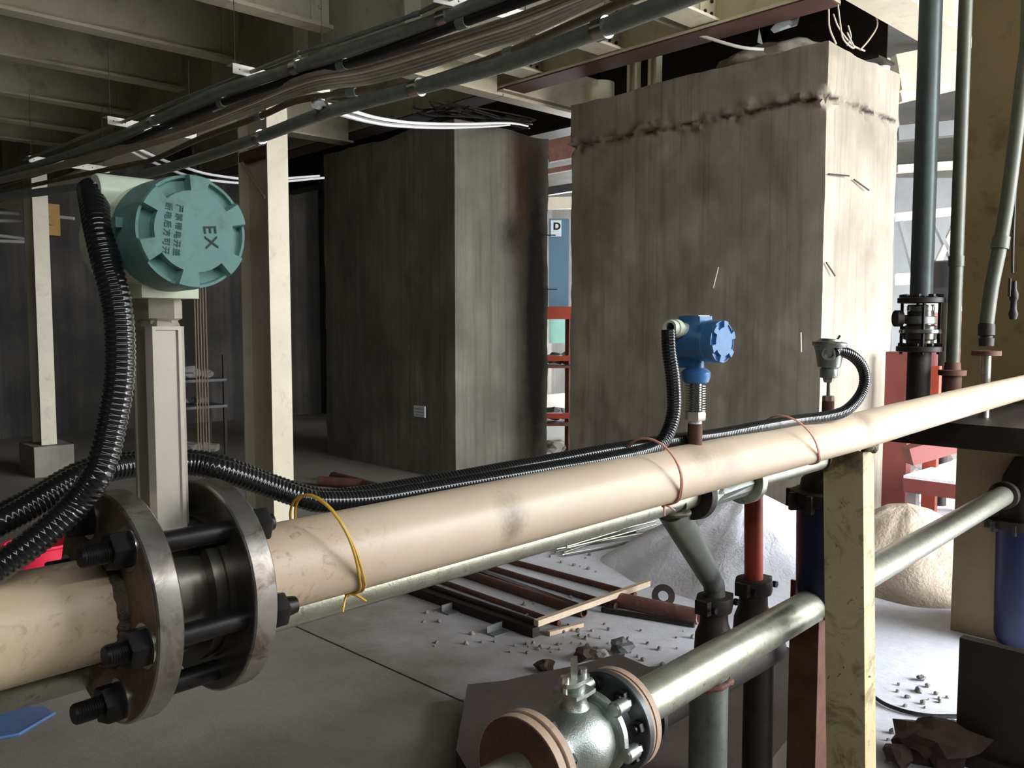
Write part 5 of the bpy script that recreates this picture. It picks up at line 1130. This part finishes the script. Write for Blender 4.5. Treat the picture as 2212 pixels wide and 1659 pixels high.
for nm, a, b, h in (('top_chord', (1935, 470), (2080, 455), 0.10), ('bottom_chord', (1935, 604), (2080, 598), 0.14), ('brace', (2062, 488), (2010, 600), 0.07), ('brace', (2018, 478), (2070, 590), 0.05), ('brace', (1945, 480), (1975, 590), 0.05)):
    p, q = dep(*a, 10.5), dep(*b, 10.5); dr = (q - p).normalized(); s = dr.cross(fv).normalized(); bm = nb(); box(bm, (0, -0.03, -h / 2), ((q - p).length, 0.03, h / 2), frame_m(p, dr, fv, dr.cross(fv).normalized() * -1)); obj(nm, bm, 'tray' if nm != 'brace' or h > 0.06 else 'slate', t_, smooth=False)
bar('steel_beam', (1995, 668), (2070, 660), 8.0, 0.12, 0.10, 'white_sheet', 'white beam low behind the tall pipe', 'beam', 'beams behind the tall pipe')
bar('steel_beam', (1995, 692), (2070, 686), 7.6, 0.12, 0.12, 'maroon', 'maroon beam just under the white one', 'beam', 'red frame behind the tall pipe')
bar('steel_beam', (1990, 775), (2070, 770), 7.2, 0.12, 0.14, 'maroon', 'broad maroon beam right of the tall pipe', 'beam', 'red frame behind the tall pipe')
bar('steel_beam', (1990, 848), (2070, 845), 7.2, 0.12, 0.08, 'maroon', 'lower maroon beam right of the tall pipe', 'beam', 'red frame behind the tall pipe')
for i, (x, y0_, y1_, d, w, mt, lb) in enumerate(((1944, 760, 1110, 6.6, 0.09, 'maroon', 'maroon upright of the staging right of the lit pier'), (2017, 790, 1010, 6.4, 0.05, 'red_paint', 'orange-red upright lit from the side behind the tall pipe'))):
    p = dep(x, y0_, d); q = dep(x, y1_, d); bm = nb(); box(bm, (p.x - w / 2, p.y - w, 0), (p.x + w / 2, p.y + w, p.z)); tag(obj('steel_upright', bm, mt, None, None, False), lb, 'upright', 'red frame behind the tall pipe')
t_ = thing('steel_staging', 'low maroon staging bench dusted white, right of the lit pier', 'bench', tuple(onz(2030, 1120)))
g0 = dep(2025, 1026, 6.2)
bm = nb(); box(bm, (g0.x - 0.3, g0.y - 0.9, g0.z), (g0.x + 0.9, g0.y + 0.12, g0.z + 0.02)); obj('dusted_top', bm, 'powder', t_, smooth=False)
bm = nb(); box(bm, (g0.x - 0.3, g0.y - 0.9, g0.z - 0.10), (g0.x + 0.9, g0.y + 0.12, g0.z)); obj('frame', bm, 'maroon', t_, smooth=False)
for sx in (-0.25, 0.8):
    for sy in (-0.85, 0.05):
        bm = nb(); box(bm, (g0.x + sx, g0.y + sy, 0), (g0.x + sx + 0.06, g0.y + sy + 0.06, g0.z - 0.1)); obj('leg', bm, 'pale_wall', t_, smooth=False)
bar('steel_beam', (1960, 985), (2080, 950), 5.9, 0.12, 0.12, 'maroon', 'maroon cross member above the dusted bench', 'beam', 'red frame behind the tall pipe')
for i, (x, y, s, mt) in enumerate(((1985, 1000, 0.30, 'debris'), (2040, 975, 0.26, 'footing'), (1975, 950, 0.26, 'debris'), (2060, 1010, 0.2, 'footing'))):
    p = dep(x, y, 8.2); chunk(V((p.x, p.y, 0 if i < 2 else 0.25)), s, mt, 'pile of pale sacks behind the maroon staging, %s' % ['left front', 'right front', 'left rear', 'right rear'][i], 'sacks behind the staging', 'sack_pile', 'sack')
t_ = thing('dark_hopper', 'dark hopper shape behind the wafer valve of the tall pipe', 'hopper', tuple(dep(2030, 660, 7.0)))
p = dep(2045, 650, 7.0); bm = nb(); lathe(bm, p, Z3, [(0, 0.10), (0.1, 0.22), (0.3, 0.24), (0.32, 0.16)], 20); obj('drum', bm, 'black_cable', t_)
bm = nb(); cyl(bm, V((p.x, p.y, 0)), p, 0.05, 12); obj('stand', bm, 'dark_iron', t_)

mb_ = dep(2066, 1560, 2.95)  # thin plate added to stand in for an area too dark to read
t_ = thing('dark_area_plate', 'added black plate standing in for the dark area before the brown column, bottom right', 'dark_area', (mb_.x, mb_.y, 0))
bm = nb(); box(bm, (mb_.x, mb_.y - 0.9, 0), (mb_.x + 0.04, mb_.y, 0.43)); bev(bm, 0.004); obj('housing', bm, 'dark_area', t_)
bm = nb(); box(bm, (mb_.x - 0.03, mb_.y - 0.9, 0), (mb_.x, mb_.y - 0.0, 0.05)); obj('plate_foot', bm, 'dark_iron', t_, smooth=False)
